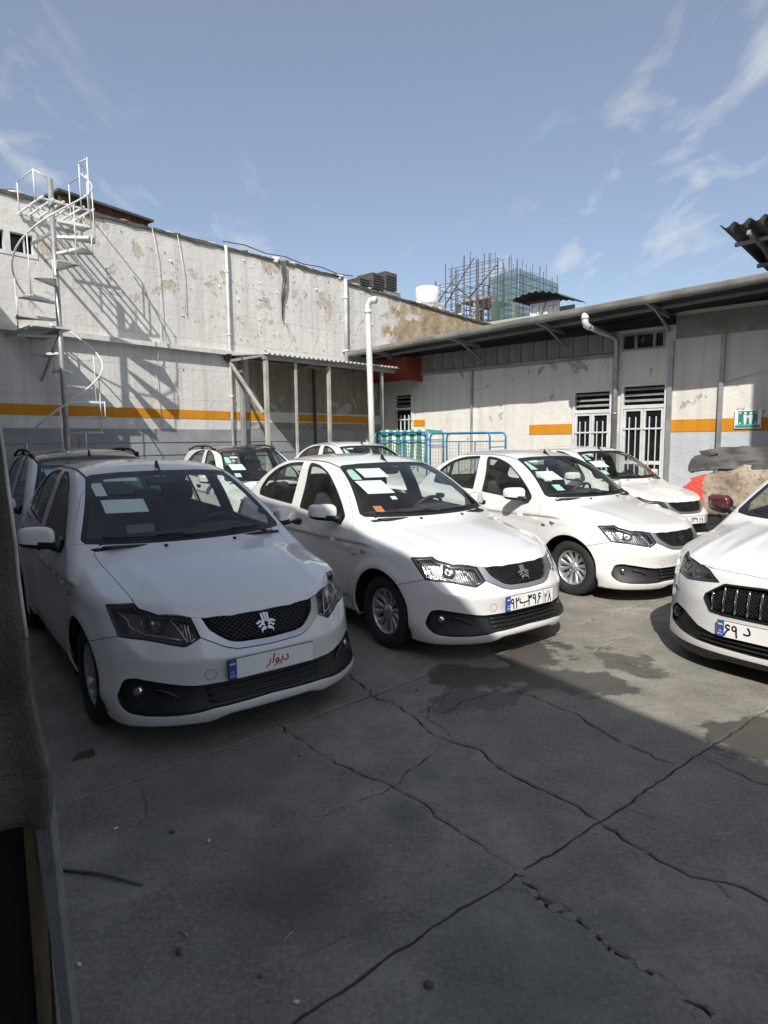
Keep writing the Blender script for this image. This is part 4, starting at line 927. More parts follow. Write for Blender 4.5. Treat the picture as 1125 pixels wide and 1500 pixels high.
for i, (x, y, s) in enumerate(((.12, 1.71, .016), (-.67, 1.845, .014), (-.39, 1.75, .008), (-.9, 2.47, .012), (-.45, 3.1, .008), (.2, 3.95, .01))):
    b = MB(); b.sup((0, 0, s*.5), (s*2, s*1.5, s*1.1), .8, 10, (0, 0, i)); litter('pebble', b, 'stone', (x, y, 0), i, 'small dark pebble lying loose on the yard concrete', 'pebble', 'pebbles on the concrete')
for i, (x, y) in enumerate(((-.27, 1.66), (-.73, 2.41), (-.97, 1.8), (-1.15, 2.5))):
    b = MB(); b.sup((0, 0, .004), (.022, .012, .008), .7, 8); litter('paint_chip', b, 'white_bit', (x, y, 0), i*1.3, 'tiny white paint chip lying on the concrete', 'paint chip', 'paint chips on the concrete')
# ---------------------------------------------------------------- left-hand building
def wall_boxes(mb, a0, a1, z0, z1, t0, t1, holes, f):
    us = sorted(u for u in {a0, a1, *[h[0] for h in holes], *[h[1] for h in holes]} if a0 <= u <= a1); zs = sorted(w for w in {z0, z1, *[h[2] for h in holes], *[h[3] for h in holes]} if z0 <= w <= z1)
    for u0, u1 in zip(us[:-1], us[1:]):
        for w0, w1 in zip(zs[:-1], zs[1:]):
            if any(h[0] <= (u0+u1)/2 <= h[1] and h[2] <= (w0+w1)/2 <= h[3] for h in holes): continue
            f(mb, u0, u1, t0, t1, w0, w1)
fX = lambda mb, u0, u1, t0, t1, w0, w1: mb.bx(t0, t1, u0, u1, w0, w1)
fY = lambda mb, u0, u1, t0, t1, w0, w1: mb.bx(u0, u1, t0, t1, w0, w1)
LB = bthing('workshop_building', 'long whitewashed two-storey wall with peeling paint and an orange stripe behind the spiral stair', 'building')
b = MB(); wall_boxes(b, -17, -1.42, 0, 5.70, -.28, 0, [(-9.9, -9.14, 4.76, 5.11), (-9.09, -8.70, 4.76, 5.11)], fX); b.build('wall', MAT['left_wall_paint'], LB)
b = MB(); b.prism([(-1.42, 0), (7.5, 0), (7.5, 5.32), (5.4, 5.40), (1.2, 5.52), (-1.42, 5.60)], -.28, -.012, tf=lambda y, z, x: (x, y, z)); recalc(b.build('wall', MAT['left_wall_paint'], LB))
b = MB(); b.bx(-6, -.28, -17, 7.5, 5.0, 5.15); b.build('roof', MAT['felt'], LB)
b = MB(); b.prism([(-17, 3.50), (-1.5, 3.45), (-1.5, 3.53), (-17, 3.60)], 0.002, .15, tf=lambda y, z, x: (x, y, z)); recalc(b.build('ledge', MAT['left_wall_paint'], LB))
b = MB(); b.prism([(-17, 2.13), (-4.0, 2.10), (-4.0, 2.275), (-17, 2.33)], .003, .008, tf=lambda y, z, x: (x, y, z)); recalc(b.build('stripe', MAT['stripe_orange'], LB))
b = MB(); b.prism([(-3.1, 2.10), (-.5, 2.08), (-.5, 2.25), (-3.1, 2.27)], .003, .008, tf=lambda y, z, x: (x, y, z)); recalc(b.build('stripe', MAT['stripe_orange'], LB))
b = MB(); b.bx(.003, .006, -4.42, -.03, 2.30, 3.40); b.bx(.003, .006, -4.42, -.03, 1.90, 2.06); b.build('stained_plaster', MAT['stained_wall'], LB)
for k, (z0, z1) in enumerate(((1.63, 1.89), (1.38, 1.62), (1.12, 1.37), (.86, 1.11), (.60, .85), (.34, .59), (.06, .33))):
    for (y0, y1) in ((-17, -12.6), (-12.59, -8.2), (-8.19, -4.0), (-3.99, -.1)):
        b = MB(); b.prism([(.004, z0), (.034, z0), (.020, z1), (.004, z1)], y0, y1, tf=lambda x, z, y: (x, y, z)); recalc(b.build('siding_board', MAT['grey_siding'], LB))
w = MB(); wall_boxes(w, -9.94, -8.66, 4.72, 5.15, -.10, .012, [(-9.86, -9.16, 4.78, 5.09), (-9.07, -8.72, 4.78, 5.09)], fX); w = w.build('window', MAT['white_steel'], LB)
for (a, c) in ((-9.86, -9.16), (-9.07, -8.72)):
    b = MB(); b.bx(-.16, -.15, a-.02, c+.02, 4.76, 5.11); b.build('pane', MAT['dark_pane'], w)
b = MB(); b.bx(-.08, -.05, -8.85, -8.83, 4.78, 5.09); b.build('glazing_bar', MAT['white_steel'], w)
# parapet: roofing felt lapped over the top and loose coping stones
b = MB(); r = random.Random(2)
def edge_z(y): return 5.70 if y < -1.42 else 5.60-.08*(y+1.42)/2.6 if y < 1.2 else 5.52-.12*(y-1.2)/4.2
yy = [-17+.18*i for i in range(136)]
V = []
for y in yy:
    z = edge_z(y); j = r.gauss(0, .005); V += [(-.30, y, z+.02+j), (.025+j*.6, y, z+.022+j), (.032+j*.7, y, z-.02-abs(r.gauss(0, .022))), (-.002, y, z-.03)]
F = [(4*i+k, 4*i+k+1, 4*i+5+k, 4*i+4+k) for i in range(len(yy)-1) for k in range(3)]
b.add(V, F); recalc(b.build('roof_edge', MAT['felt'], LB))
cs = []
for k in range(4):
    s = MB(); s.sup((0, 0, 0), (.16+.05*k % .1, .24+.06*k, .07+.02*(k % 2)), .4, 10, (.1*k, .05, .2*k)); cs.append(s.build('coping_stone', MAT['left_wall_paint' if k % 2 else 'old_concrete'], LB))
for i in range(58):
    y = -9.6+i*.262+r.uniform(-.07, .07)
    o = cs[i] if i < 4 else bpy.data.objects.new('coping_stone', cs[i % 4].data)
    if i >= 4: col.objects.link(o); o.parent = LB
    o.location = (-.13+r.uniform(-.05, .06), y, edge_z(y)+.045+r.uniform(-.02, .02)); o.rotation_euler = (r.uniform(-.2, .2), r.uniform(-.2, .2), r.uniform(-.3, .3)); s = r.uniform(.5, 1.05); o.scale = (s, s, s)
# curled paint flakes
b = MB()
for i in range(230):
    far = r.random() < .28; y = r.uniform(-1.3, 3.5) if far else min(-1.5, r.gauss(-3.6, 1.7)); z = r.uniform(3.7, edge_z(y)-.1) if r.random() < .85 else r.uniform(2.3, 3.4); s = r.uniform(.015, .055); a = r.uniform(0, 6.28); cu = r.uniform(.2, .9)*s
    if abs(y+8.75) < 2.3 and z < 5.0: s *= .5
    u = Vector((0, math.cos(a), math.sin(a))); w = Vector((0, -math.sin(a), math.cos(a))); c = Vector((.001 if y < -1.42 else -.011, y, z)); n = Vector((1, 0, 0)); V = []
    for q in range(4):
        t = q/3; V += [c+w*(t*s-s/2)+u*(-s*r.uniform(.25, .5))+n*(cu*t*t), c+w*(t*s-s/2)+u*(s*r.uniform(.25, .5))+n*(cu*t*t)]
    b.add(V, [(2*q, 2*q+1, 2*q+3, 2*q+2) for q in range(3)], 0, True)
o = b.build('paint_flakes', MAT['left_wall_paint'], LB); tag(o, kind='stuff')
# pipes and cables on it
for (y, z0, z1, rr, mt) in ((-4.93, .12, 5.74, .036, 'white_steel'), (-1.42, 3.5, 5.66, .05, 'white_steel')):
    b = MB(); b.tube([(.06, y, z0), (.06, y, z1-.12), (.05, y, z1-.03), (-.10, y+.05, z1)], rr, 10); 
    for z in (1.2, 2.6, 3.9, 5.2):
        if z > z0: b.tube([(.06, y, z-.02), (.06, y, z+.02)], rr*1.25, 10)
    b.build('downpipe', MAT[mt], LB)
b = MB(); b.bx(.05, .17, -4.72, -4.66, .1, 3.4); b.build('steel_channel', MAT['grey_steel'], LB)
for (y, zs, dx) in ((-6.55, (5.72, 5.2, 4.3, 3.65, 3.5, 3.0, 2.4, 1.95), .02), (-6.02, (5.7, 5.0, 4.2), .03)):
    b = MB(); b.tube([(.05+(.07 if 3.4 < z < 3.7 else 0), y+.10*math.sin(z*1.7), z) for z in zs], .006, 5); b.build('cable', MAT['white_steel'], LB)
b = MB()
for k in range(4): b.tube([(.03+.02*k, -3.45+.03*k, 5.72), (.06+.02*k, -3.42+.05*math.sin(k), 5.3), (.05, -3.47+.03*k, 4.9), (.05, -3.46+.01*k, 4.38+.16*k)], .014, 5)
b.build('hanging_cable', MAT['felt'], LB)
b = MB(); b.tube([(.06, -5.0+.55*i, 5.80+(.05 if i % 2 else 0)-.01*i) for i in range(8)], .012, 5); b.build('cable', MAT['felt'], LB)
# floodlight
FL = bthing('floodlight', 'small black floodlight box fixed to the whitewashed wall beside the lean-to', 'floodlight', (.05, -4.98, 3.42))
b = MB(); b.box((.07, 0, 0), (.09, .22, .14), (0, R(15), 0)); b.build('housing', MAT['black_plastic'], FL, bevel=.01); b = MB(); b.box((.119, 0, -.013), (.006, .18, .10), (0, R(15), 0)); b.build('lens', MAT['dark_pane'], FL); b = MB(); b.bar((0, 0, .05), (.05, 0, .02), .02); b.build('bracket', MAT['grey_steel'], FL)
# rooftop lean sheet and planks behind the parapet
RS = bthing('roof_shelter', 'low brown timber and sheet shelter on the flat roof above the stair', 'shelter', (-.5, -7.45, 5.15))
b = MB(); b.box((.1, .05, .78), (.9, 1.75, .04), (R(-3.5), R(4), 0)); b.build('roof_sheet', MAT['felt'], RS)
for k in range(5):
    b = MB(); b.box((.42, -.62+.33*k, .44), (.03, .31, .62)); b.build('board', MAT['rust'], RS)
# ---------------------------------------------------------------- spiral stair
PX, PY = .95, -8.75
ST = bthing('spiral_stair', 'white spiral steel stair with thin handrail climbing to the flat roof', 'staircase', (PX, PY, 0))
b = MB(); b.tube([(0, 0, 0), (0, .0, 5.74)], .042, 14); b.build('pole', MAT['galvanised'], ST)
def ph(z): return R((z-4.4)/.257*33)
tm = None; zt = .26; rails = []
k = 0
while zt < 5.35:
    if tm is None:
        b = MB(); n = 5; a0 = R(15); pts = [(.04*math.cos(-a0), .04*math.sin(-a0))]+[(.60*math.cos(-a0+2*a0*i/n), .60*math.sin(-a0+2*a0*i/n)) for i in range(n+1)]+[(.04*math.cos(a0), .04*math.sin(a0))]
        b.prism(pts, -.006, .006)
        for s in (-1, 1): b.bar((.05*math.cos(s*a0), .05*math.sin(s*a0), -.016), (.60*math.cos(s*a0), .60*math.sin(s*a0), -.016), .008, .035)
        b.bar((.60*math.cos(-a0), .60*math.sin(-a0), -.016), (.60*math.cos(a0), .60*math.sin(a0), -.016), .035, .008)
        o = recalc(b.build('tread', MAT['white_steel'], ST)); tm = o.data
    else: o = bpy.data.objects.new('tread', tm); col.objects.link(o); o.parent = ST
    o.location = (0, 0, zt); o.rotation_euler.z = ph(zt)
    a = ph(zt)+R(12); P = Vector((.60*math.cos(a), .60*math.sin(a), zt)); rails.append(P+Vector((0, 0, .88)))
    if k % 2 == 0:
        b = MB(); b.tube([P+Vector((0, 0, -.03)), P+Vector((0, 0, .88))], .010, 6); b.build('baluster', MAT['white_steel'], ST)
    else:
        b = MB(); b.tube([P+Vector((0, 0, -.03)), P+Vector((0, 0, .257))], .010, 6); b.build('riser_rod', MAT['white_steel'], ST)
    zt += .257; k += 1
sm = []
for i in range(len(rails)-1):
    for q in range(3):
        t = q/3; z = rails[i].z*(1-t)+rails[i+1].z*t; a = ph(z-.88)+R(12); sm.append((.60*math.cos(a), .60*math.sin(a), z))
b = MB(); b.tube(sm+[tuple(rails[-1])], .014, 8); b.build('handrail', MAT['white_steel'], ST)
b = MB()
for q in range(6): b.bx(-.95, .1, -.17+q*.155, -.145+q*.155, 5.40, 5.43)
for xx in (-.9, -.4, .08): b.bx(xx-.012, xx+.012, -.18, .62, 5.375, 5.40)
b.build('top_landing', MAT['white_steel'], ST)
for (x, y) in ((-.1, .62), (-.8, .62), (.1, .42), (-.1, -.2), (-.8, -.2), (.45, .40)):
    b = MB(); b.tube([(x, y, 5.40 if x < .3 else 5.0), (x, y, 6.05 if y > 0 else 5.85)], .011, 6); b.build('landing_post', MAT['white_steel'], ST)
b = MB(); b.tube([(.45, .40, 6.02), (.1, .42, 6.08), (-.1, .62, 6.05), (-.8, .62, 6.05)], .012, 6); b.build('landing_rail', MAT['white_steel'], ST)
b = MB(); b.tube([(.0, -.03, 5.74), (-.1, -.2, 5.85), (-.8, -.2, 5.85)], .012, 6); b.build('landing_rail', MAT['white_steel'], ST)
b = MB(); b.bx(-.92, .10, -.42, .16, 3.44, 3.47); b.build('mid_landing', MAT['white_steel'], ST)
b = MB(); b.bar((-.9, .05, 3.40), (.0, .0, 3.40), .05); b.bar((-.9, -.5, 3.40), (.0, -.5, 3.40), .04); b.bar((-.92, 0, 2.7), (0, 0, 3.38), .035); b.build('wall_bracket', MAT['galvanised'], ST)
b = MB(); b.bar((-.92, .0, 4.95), (0, 0, 4.95), .04); b.build('wall_bracket', MAT['galvanised'], ST)
# ---------------------------------------------------------------- lean-to with corrugated roof
def corrugated(y0, y1, fn, pitch=.13, amp=.022, n=8, th=.006, m=1):
    """sheet waved along y; fn(u, y) -> point for u in 0..1"""
    b = MB(); N = int((y1-y0)/pitch*n); V = []
    for s in (0, 1):
        for i in range(N+1):
            y = y0+(y1-y0)*i/N; w = amp*math.cos(2*math.pi*y/pitch)
            for j in range(m+1): p = Vector(fn(j/m, y)); V.append(p+Vector((0, 0, w-th*s)))
    q = m+1; K = (N+1)*q; F = []
    for i in range(N):
        for j in range(m): F += [(i*q+j, (i+1)*q+j, (i+1)*q+j+1, i*q+j+1), (K+i*q+j, K+i*q+j+1, K+(i+1)*q+j+1, K+(i+1)*q+j)]
        F += [(i*q, K+i*q, K+(i+1)*q, (i+1)*q), (i*q+m, (i+1)*q+m, K+(i+1)*q+m, K+i*q+m)]
    F += [(0, q-1, K+q-1, K), (N*q, K+N*q, K+N*q+m, N*q+m)]
    return b.add(V, F, 0, True)
LT = bthing('lean_to', 'grey corrugated lean-to roof on thin posts against the whitewashed wall', 'lean-to', (0, -3, .12))
for k in range(4):
    y0 = -4.98+k*1.0; o = corrugated(y0, y0+1.03, lambda u, y: (.02+1.42*u, y, 3.47-.10*u+.008*k)).build('roof_sheet', MAT['corrugated'], LT, (0, -3, .12))
for (y, wd) in ((-4.93, .075), (-4.15, .045), (-3.2, .065), (-1.45, .06)):
    b = MB(); b.bx(1.28-wd/2, 1.28+wd/2, y-wd/2, y+wd/2, .12, 3.33); b.build('post', MAT['old_post'], LT, (0, -3, .12))
b = MB(); b.bx(1.26, 1.33, -5.0, -1.0, 3.27, 3.34); b.build('beam', MAT['grey_steel'], LT, (0, -3, .12)); b = MB(); b.bx(.55, .60, -5.0, -1.0, 3.33, 3.39); b.build('purlin', MAT['rust'], LT, (0, -3, .12))
for y in (-4.97, -3.2, -1.45):
    b = MB(); b.bx(.02, 1.28, y-.02, y+.02, 3.32, 3.37); b.build('rafter', MAT['grey_steel'], LT, (0, -3, .12))
b = MB(); b.bar((.12, -4.97, 3.30), (1.22, -4.97, 2.20), .05); b.build('brace', MAT['old_post'], LT, (0, -3, .12))
b = MB(); b.bx(.02, .06, -2.55, -2.50, .12, 3.35); b.build('wall_batten', MAT['felt'], LT, (0, -3, .12))
# tall white pipe standing before it
o = MB(); o.tube([(0, 0, 0), (-.03, -.02, 2.2), (-.06, -.05, 4.33), (-.05, -.05, 4.47), (.02, -.04, 4.55), (.12, .0, 4.55)], .068, 14); o.tube([(-.06, -.05, 4.28), (-.06, -.05, 4.36)], .078, 14); o.tube([(.06, -.02, 4.55), (.14, .0, 4.55)], .078, 14)
bone(o.build('vent_pipe', MAT['white_steel']), 'tall white pipe with a bent top standing before the lean-to', 'pipe', base=(2.0, -2.55, .12))
# ---------------------------------------------------------------- right-hand building
RB = bthing('garage_building', 'long single-storey workshop with deep eaves, gutter and barred white doors', 'building')
holes = [(5.55, 6.41, -1, 2.64), (6.60, 7.50, -1, 2.70), (.43, 1.07, 1.15, 2.86), (6.57, 7.42, 3.36, 3.70)]
b = MB(); wall_boxes(b, 0, 16, 0, 4.0, 0, .25, holes, fY); b.build('wall', MAT['right_wall_paint'], RB)
b = MB(); wall_boxes(b, 6.0, 16, .02, 1.715, -.006, -.002, holes, fY); b.build('dado_paint', MAT['blue_grey_dado'], RB)
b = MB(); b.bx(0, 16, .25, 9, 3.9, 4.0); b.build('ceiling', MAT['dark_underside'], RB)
for (x0, x1, z0, z1) in ((1.09, 1.47, 1.98, 2.15), (4.5, 5.53, 1.72, 1.94), (7.56, 16, 1.73, 1.965)):
    b = MB(); b.bx(x0, x1, -.011, -.003, z0, z1); b.build('stripe', MAT['stripe_orange'], RB)
def barred_door(x0, x1, ztop, zleaf):
    d = empty('door', (0, 0, 0), 0, RB); W = MAT['white_steel']
    b = MB(); wall_boxes(b, x0, x1, 0, ztop, -.035, .06, [(x0+.05, x1-.05, .0, zleaf-.05), (x0+.05, x1-.05, zleaf+.02, ztop-.05)], fY); b.build('frame', W, d)
    n = 3
    for k in range(n):
        z = zleaf+.05+(ztop-zleaf-.10)*(k+.5)/n; b = MB(); b.box(((x0+x1)/2, .02, z), (x1-x0-.10, .075, .008), (R(38), 0, 0)); b.build('louvre', MAT['grey_steel'], d)
    b = MB(); b.bx(x0, x1, .10, .12, zleaf, ztop); b.build('louvre_back', MAT['dark_pane'], d)
    xm = (x0+x1)/2
    for (a, c) in ((x0+.055, xm-.004), (xm+.004, x1-.055)):
        lf = MB(); wall_boxes(lf, a, c, .02, zleaf-.055, -.02, .03, [(a+.045, c-.045, 1.16, zleaf-.10), (a+.045, c-.045, .10, 1.09)], fY); lf = lf.build('leaf', W, d)
        b = MB(); b.bx(a+.03, c-.03, .012, .02, 1.14, zleaf-.08); b.build('pane', MAT['dark_pane'], lf)
        b = MB(); b.bx(a+.03, c-.03, .0, .02, .08, 1.10); b.build('panel', MAT['dark_pane'], lf)
        for q in (.33, .66):
            x = a+(c-a)*q; b = MB(); b.bx(x-.009, x+.009, -.040, -.022, .25, zleaf-.22); b.build('bar', W, lf)
        b = MB(); b.bx(a+.01, c-.01, -.046, -.040, zleaf-.47, zleaf-.44); b.build('bar', W, lf)
    return d
barred_door(5.55, 6.41, 2.64, 2.20); barred_door(6.60, 7.50, 2.70, 2.26)
wd = empty('window', (0, 0, 0), 0, RB); b = MB(); wall_boxes(b, .43, 1.07, 1.15, 2.86, -.03, .06, [(.48, 1.02, 1.2, 2.42), (.48, 1.02, 2.48, 2.81)], fY); b.build('frame', MAT['white_steel'], wd)
b = MB(); b.bx(.45, 1.05, .08, .10, 1.17, 2.84); b.build('pane', MAT['dark_pane'], wd)
for k in range(3): b = MB(); b.box((.75, .01, 2.53+.11*k), (.54, .07, .008), (R(38), 0, 0)); b.build('louvre', MAT['grey_steel'], wd)
for k in range(4): b = MB(); b.bx(.53+.14*k, .555+.14*k, -.06, -.035, 1.0, 2.28); b.build('bar', MAT['white_steel'], wd)
b = MB(); b.bx(.43, 1.07, -.068, -.060, 2.15, 2.18); b.build('bar', MAT['white_steel'], wd)
hw = empty('high_window', (0, 0, 0), 0, RB); b = MB(); wall_boxes(b, 6.57, 7.42, 3.36, 3.70, -.02, .06, [(6.61, 6.83, 3.40, 3.66), (6.88, 7.19, 3.40, 3.66), (7.24, 7.38, 3.40, 3.66)], fY); b.build('frame', MAT['grey_steel'], hw)
for (a, c) in ((6.60, 6.84), (6.87, 7.20), (7.23, 7.39)): b = MB(); b.bx(a, c, .05, .06, 3.39, 3.67); b.build('pane', MAT['dark_pane'], hw)
pm_ = bm_ = None
for k in range(17):
    x = 1.10+k*.316
    for nm, dx, wdt, dep, z0, z1 in (('band_panel', .158, .272, .030, 3.36, 3.76), ('batten', 0, .040, .065, 3.34, 3.78)):
        src = pm_ if nm == 'band_panel' else bm_
        if src is None:
            b = MB(); b.bx(-wdt/2, wdt/2, -dep, -.002, z0, z1); o = b.build(nm, MAT['band_panel'], RB, bevel=.004)
            if nm == 'band_panel': pm_ = o.data
            else: bm_ = o.data
        else: o = bpy.data.objects.new(nm, src); col.objects.link(o); o.parent = RB
        o.location = (x+dx, rng.uniform(-.006, .0), rng.uniform(-.01, .01)); o.rotation_euler.z = rng.uniform(-.02, .02)
b = MB(); b.bx(1.05, 6.5, -.085, -.003, 3.28, 3.335); b.build('rail', MAT['band_panel'], RB)
b = MB(); b.bx(.02, 1.40, -.62, -.58, 3.12, 3.70); b.bx(1.36, 1.40, -.58, 0, 3.12, 3.70); b.build('red_panel', MAT['red_sheet'], RB)
# eaves
sl = lambda X: 3.80+.031*(X+.3)
b = MB(); b.prism([(-.35, 0), (14, 0), (14, 0), (-.35, 0)], 0, 1) if False else None
V = []
for X in (-.35, 14.2):
    z = sl(X); V += [(X, -1.30, z+.06), (X, -1.30, z+.03), (X, 9, 4.35+(z-3.74)*.3), (X, 9, 4.40+(z-3.74)*.3), (X, .1, z+.16), (X, .1, z-.06)]
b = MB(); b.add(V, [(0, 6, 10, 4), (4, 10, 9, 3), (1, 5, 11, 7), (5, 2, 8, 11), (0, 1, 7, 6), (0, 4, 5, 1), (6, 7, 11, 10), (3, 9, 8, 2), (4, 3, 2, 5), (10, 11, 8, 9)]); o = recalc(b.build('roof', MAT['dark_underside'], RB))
b = MB(); b.prism([(-1.36, .078), (-1.19, .09), (-1.19, .070), (-1.36, .062)], -.35, 14.2, tf=lambda y, z, X: (X, y, z+sl(X))); recalc(b.build('drip_edge', MAT['galvanised'], RB))
gt = MB(); n = 9; prof = [(math.cos(t)*.075, math.sin(t)*.075) for t in np.linspace(math.pi, 2*math.pi, n)]; prof = [(-.075, .05)]+prof+[(.075, .05)]
XS = [-.4+.35*i for i in range(42)]; r = random.Random(4); V = []
for X in XS:
    j = r.gauss(0, .004)
    for (y, z) in prof: V.append((X, -1.37+y+j, sl(X)+.0+z+j))
m = len(prof); gt.add(V, [(i*m+k, (i+1)*m+k, (i+1)*m+k+1, i*m+k+1) for i in range(len(XS)-1) for k in range(m-1)]+[tuple(range(m))], 0, True); gt.build('gutter', MAT['gutter_metal'], RB)
x = -.2; i = 0
while x < 13:
    b = MB(); V = [(xx, -1.37+y*1.09, sl(xx)+.0+z*1.09) for xx in (x, x+.05) for (y, z) in prof]; b.add(V, [(k, k+1, m+k+1, m+k) for k in range(m-1)], 0, True); o = b.build('gutter_strap', MAT['gutter_metal'], RB); i += 1
    if i % 3 == 0: b = MB(); b.bar((x+.02, -1.37, sl(x)+.06), (x+.02, -1.1, sl(x)+.07), .02, .008); b.build('gutter_hanger', MAT['grey_steel'], RB)
    x += .62 if i % 2 else .78
for y in (-1.22, -.62): b = MB(); b.prism([(-.3, 0), (14, 0), (14, -.05), (-.3, -.05)], y-.025, y+.025, tf=lambda X, z, q: (X, q, sl(X)+z+.028-.064*(q+1.3))); recalc(b.build('purlin', MAT['grey_steel'], RB))
for X in (.9, 3.2, 5.35, 7.5, 9.6, 11.8):
    z = sl(X); b = MB(); b.bar((X, .0, z-.11), (X, -1.28, z-.03), .05, .08); b.bar((X, -.02, z-.38), (X, -.85, z-.09), .035, .045); b.build('eaves_bracket', MAT['grey_steel'], RB)
b = MB(); b.tube([(6.40, -1.37, sl(6.4)-.05), (6.40, -1.37, sl(6.4)-.20), (6.41, -1.33, sl(6.4)-.27), (6.43, -1.24, sl(6.4)-.29)], .062, 12); b.tube([(6.40, -1.37, sl(6.4)-.10), (6.40, -1.37, sl(6.4)-.16)], .07, 12); b.build('pipe_elbow', MAT['white_steel'], RB)
b = MB(); b.tube([(6.43, -1.26, sl(6.4)-.29), (6.48, -.20, sl(6.4)-.36), (6.49, -.09, sl(6.4)-.42), (6.49, -.08, sl(6.4)-.55), (6.50, -.08, .02)], .055, 12); 
for z in (.8, 2.1, 3.0): b.tube([(6.50, -.08, z), (6.50, -.08, z+.04)], .062, 12)
b.build('downpipe', MAT['galvanised'], RB)
for (X, wdt, z1) in ((7.55, .085, 3.46), (8.46, .07, 3.50), (2.95, .035, 3.35), (10.4, .07, 3.5)):
    b = MB(); b.bx(X-wdt/2, X+wdt/2, -.075, -.012, 0, z1); b.build('upright', MAT['galvanised'], RB)
b = MB(); b.tube([(8.5, -.03, 2.62), (10.2, -.03, 3.05), (11.5, -.03, 3.3)], .006, 5); b.build('cable', MAT['white_steel'], RB)
b = MB(); b.bx(1.0, 7.6, -.10, -.004, 3.775, 3.93); b.build('eaves_shade_strip', MAT['dark_underside'], RB)  # dark strip added over the light wall top to paint in eaves shade
b = MB(); b.bx(7.62, 14, -.03, -.004, 3.50, 3.90); b.build('fascia', MAT['band_panel'], RB)
# safety sign
SG = bthing('safety_sign', 'green and white pictogram sign on the orange stripe by the wreck', 'sign', (8.92, -.02, 1.94))
b = MB(); b.bx(-.215, .215, -.016, -.004, -.168, .162); b.build('board', MAT['plate_white'], SG); b = MB(); b.bx(-.155, .155, -.019, -.0165, -.10, .145); b.build('green_field', MAT['sign_green'], SG); b = MB(); b.bx(-.20, .20, -.019, -.0165, -.155, -.108); b.build('caption_band', MAT['sign_green'], SG)
def fig(dx, s):
    b = MB(); T = lambda x, y, z: (dx+x, -.0195-z, y)
    b.prism([(.022*math.cos(t), .105+.022*math.sin(t)) for t in np.linspace(0, 2*math.pi, 13)[:-1]], 0, .002, tf=T); b.prism([(-.028, .075), (.028, .075), (.022, -.02), (.014, -.095), (-.014, -.095), (-.022, -.02)], 0, .002, tf=T); b.prism([(s*.02, .07), (s*.075, .035), (s*.065, .018), (s*.018, .045)], 0, .002, tf=T); return recalc(b.build('figure', MAT['plate_white'], SG))
fig(-.042, 1); fig(.048, -1)
for (x, z) in ((-.125, .115), (.125, .115), (-.125, -.07), (.125, -.07)):
    b = MB(); T = lambda px, py, pz: (x+px, -.0195-pz, z+py); b.prism([(-.018, -.018), (.018, -.010), (.010, .018), (-.010, .006)], 0, .002, tf=T); recalc(b.build('corner_arrow', MAT['plate_white'], SG))
# corrugated awning over the near end of that roof
AW = bthing('roof_awning', 'dark corrugated awning jutting out above the gutter near the sign', 'awning', (9, 0, 4.0))
def aw(u, X): return (X, -2.25+2.4*u, 4.74+.10*(X-8.87)-.50*u)
aw = lambda X, u: (X+.34*u, -1.62+1.75*u, 4.93+.035*(X-8.72)-.44*u)
b = corrugated(0, 4.2, lambda u, y: aw(8.72+y, u), .21, .035, 10); b.build('roof_sheet', MAT['corrugated_dark'], AW, (9, 0, 4.0))
for u in (.28, .75): b = MB(); b.bar(Vector(aw(8.74, u))-Vector((0, 0, .07)), Vector(aw(12.9, u))-Vector((0, 0, .07)), .05, .06); b.build('purlin', MAT['grey_steel'], AW, (9, 0, 4.0))
for X in (9.1, 11.3):
    b = MB(); b.bar(Vector(aw(X, .05))-Vector((0, 0, .13)), Vector(aw(X, 1))-Vector((0, 0, .13)), .05, .07); b.build('rafter', MAT['grey_steel'], AW, (9, 0, 4.0))
    b = MB(); b.bx(X+.30, X+.36, .05, .11, 4.05, 4.36); b.build('post', MAT['grey_steel'], AW, (9, 0, 4.0))
    b = MB(); b.bar((X+.33, .0, 4.05), Vector(aw(X, .35))-Vector((0, 0, .15)), .04); b.build('strut', MAT['grey_steel'], AW, (9, 0, 4.0))
# unseen shed added right of the yard, placed so its edge shades the workshop wall
SD = bthing('side_shed', 'unseen grey shed added to shade part of the workshop wall', 'shed', (11.9, -4.6, 0)); b = MB(); b.bx(0, 5, 0, 3.9, 0, 7.6); b.build('wall', MAT['building_grey'], SD); b = MB(); b.bx(-.05, 5.1, -.05, 4.0, 7.6, 7.75); b.build('roof', MAT['felt'], SD)
# ---------------------------------------------------------------- roofs beyond
AC = bthing('roof_cooler', 'dark twin fan cooler unit on the roof behind the peeling parapet', 'air cooler', (-2.5, 1.4, 5.15))
for (y0, y1, z0, z1, nm) in ((.55, 1.05, 1.22, 1.70, 'fan_box'), (1.15, 1.72, 1.30, 1.85, 'fan_box'), (-.05, .45, 1.0, 1.45, 'fan_box')):
    b = MB(); b.bx(-.35, .35, y0, y1, z0, z1); o = b.build(nm, MAT['felt'], AC, bevel=.02)
    for k in range(5): b = MB(); b.bx(.352, .362, y0+.05, y1-.05, z0+.06+k*.08, z0+.09+k*.08); b.build('louvre', MAT['black_plastic'], o)
b = MB(); b.bx(-.4, .4, -.1, 2.0, .95, 1.02); b.bx(-.35, -.25, 0, .1, 0, .95); b.bx(.25, .35, 0, .1, 0, .95); b.bx(.25, .35, 1.8, 1.9, 0, .95); b.bx(-.35, -.25, 1.8, 1.9, 0, .95); b.build('stand', MAT['grey_steel'], AC)
b = MB(); b.bx(-.3, .3, 1.1, 1.95, 1.02, 1.28); b.build('duct', MAT['galvanised'], AC)
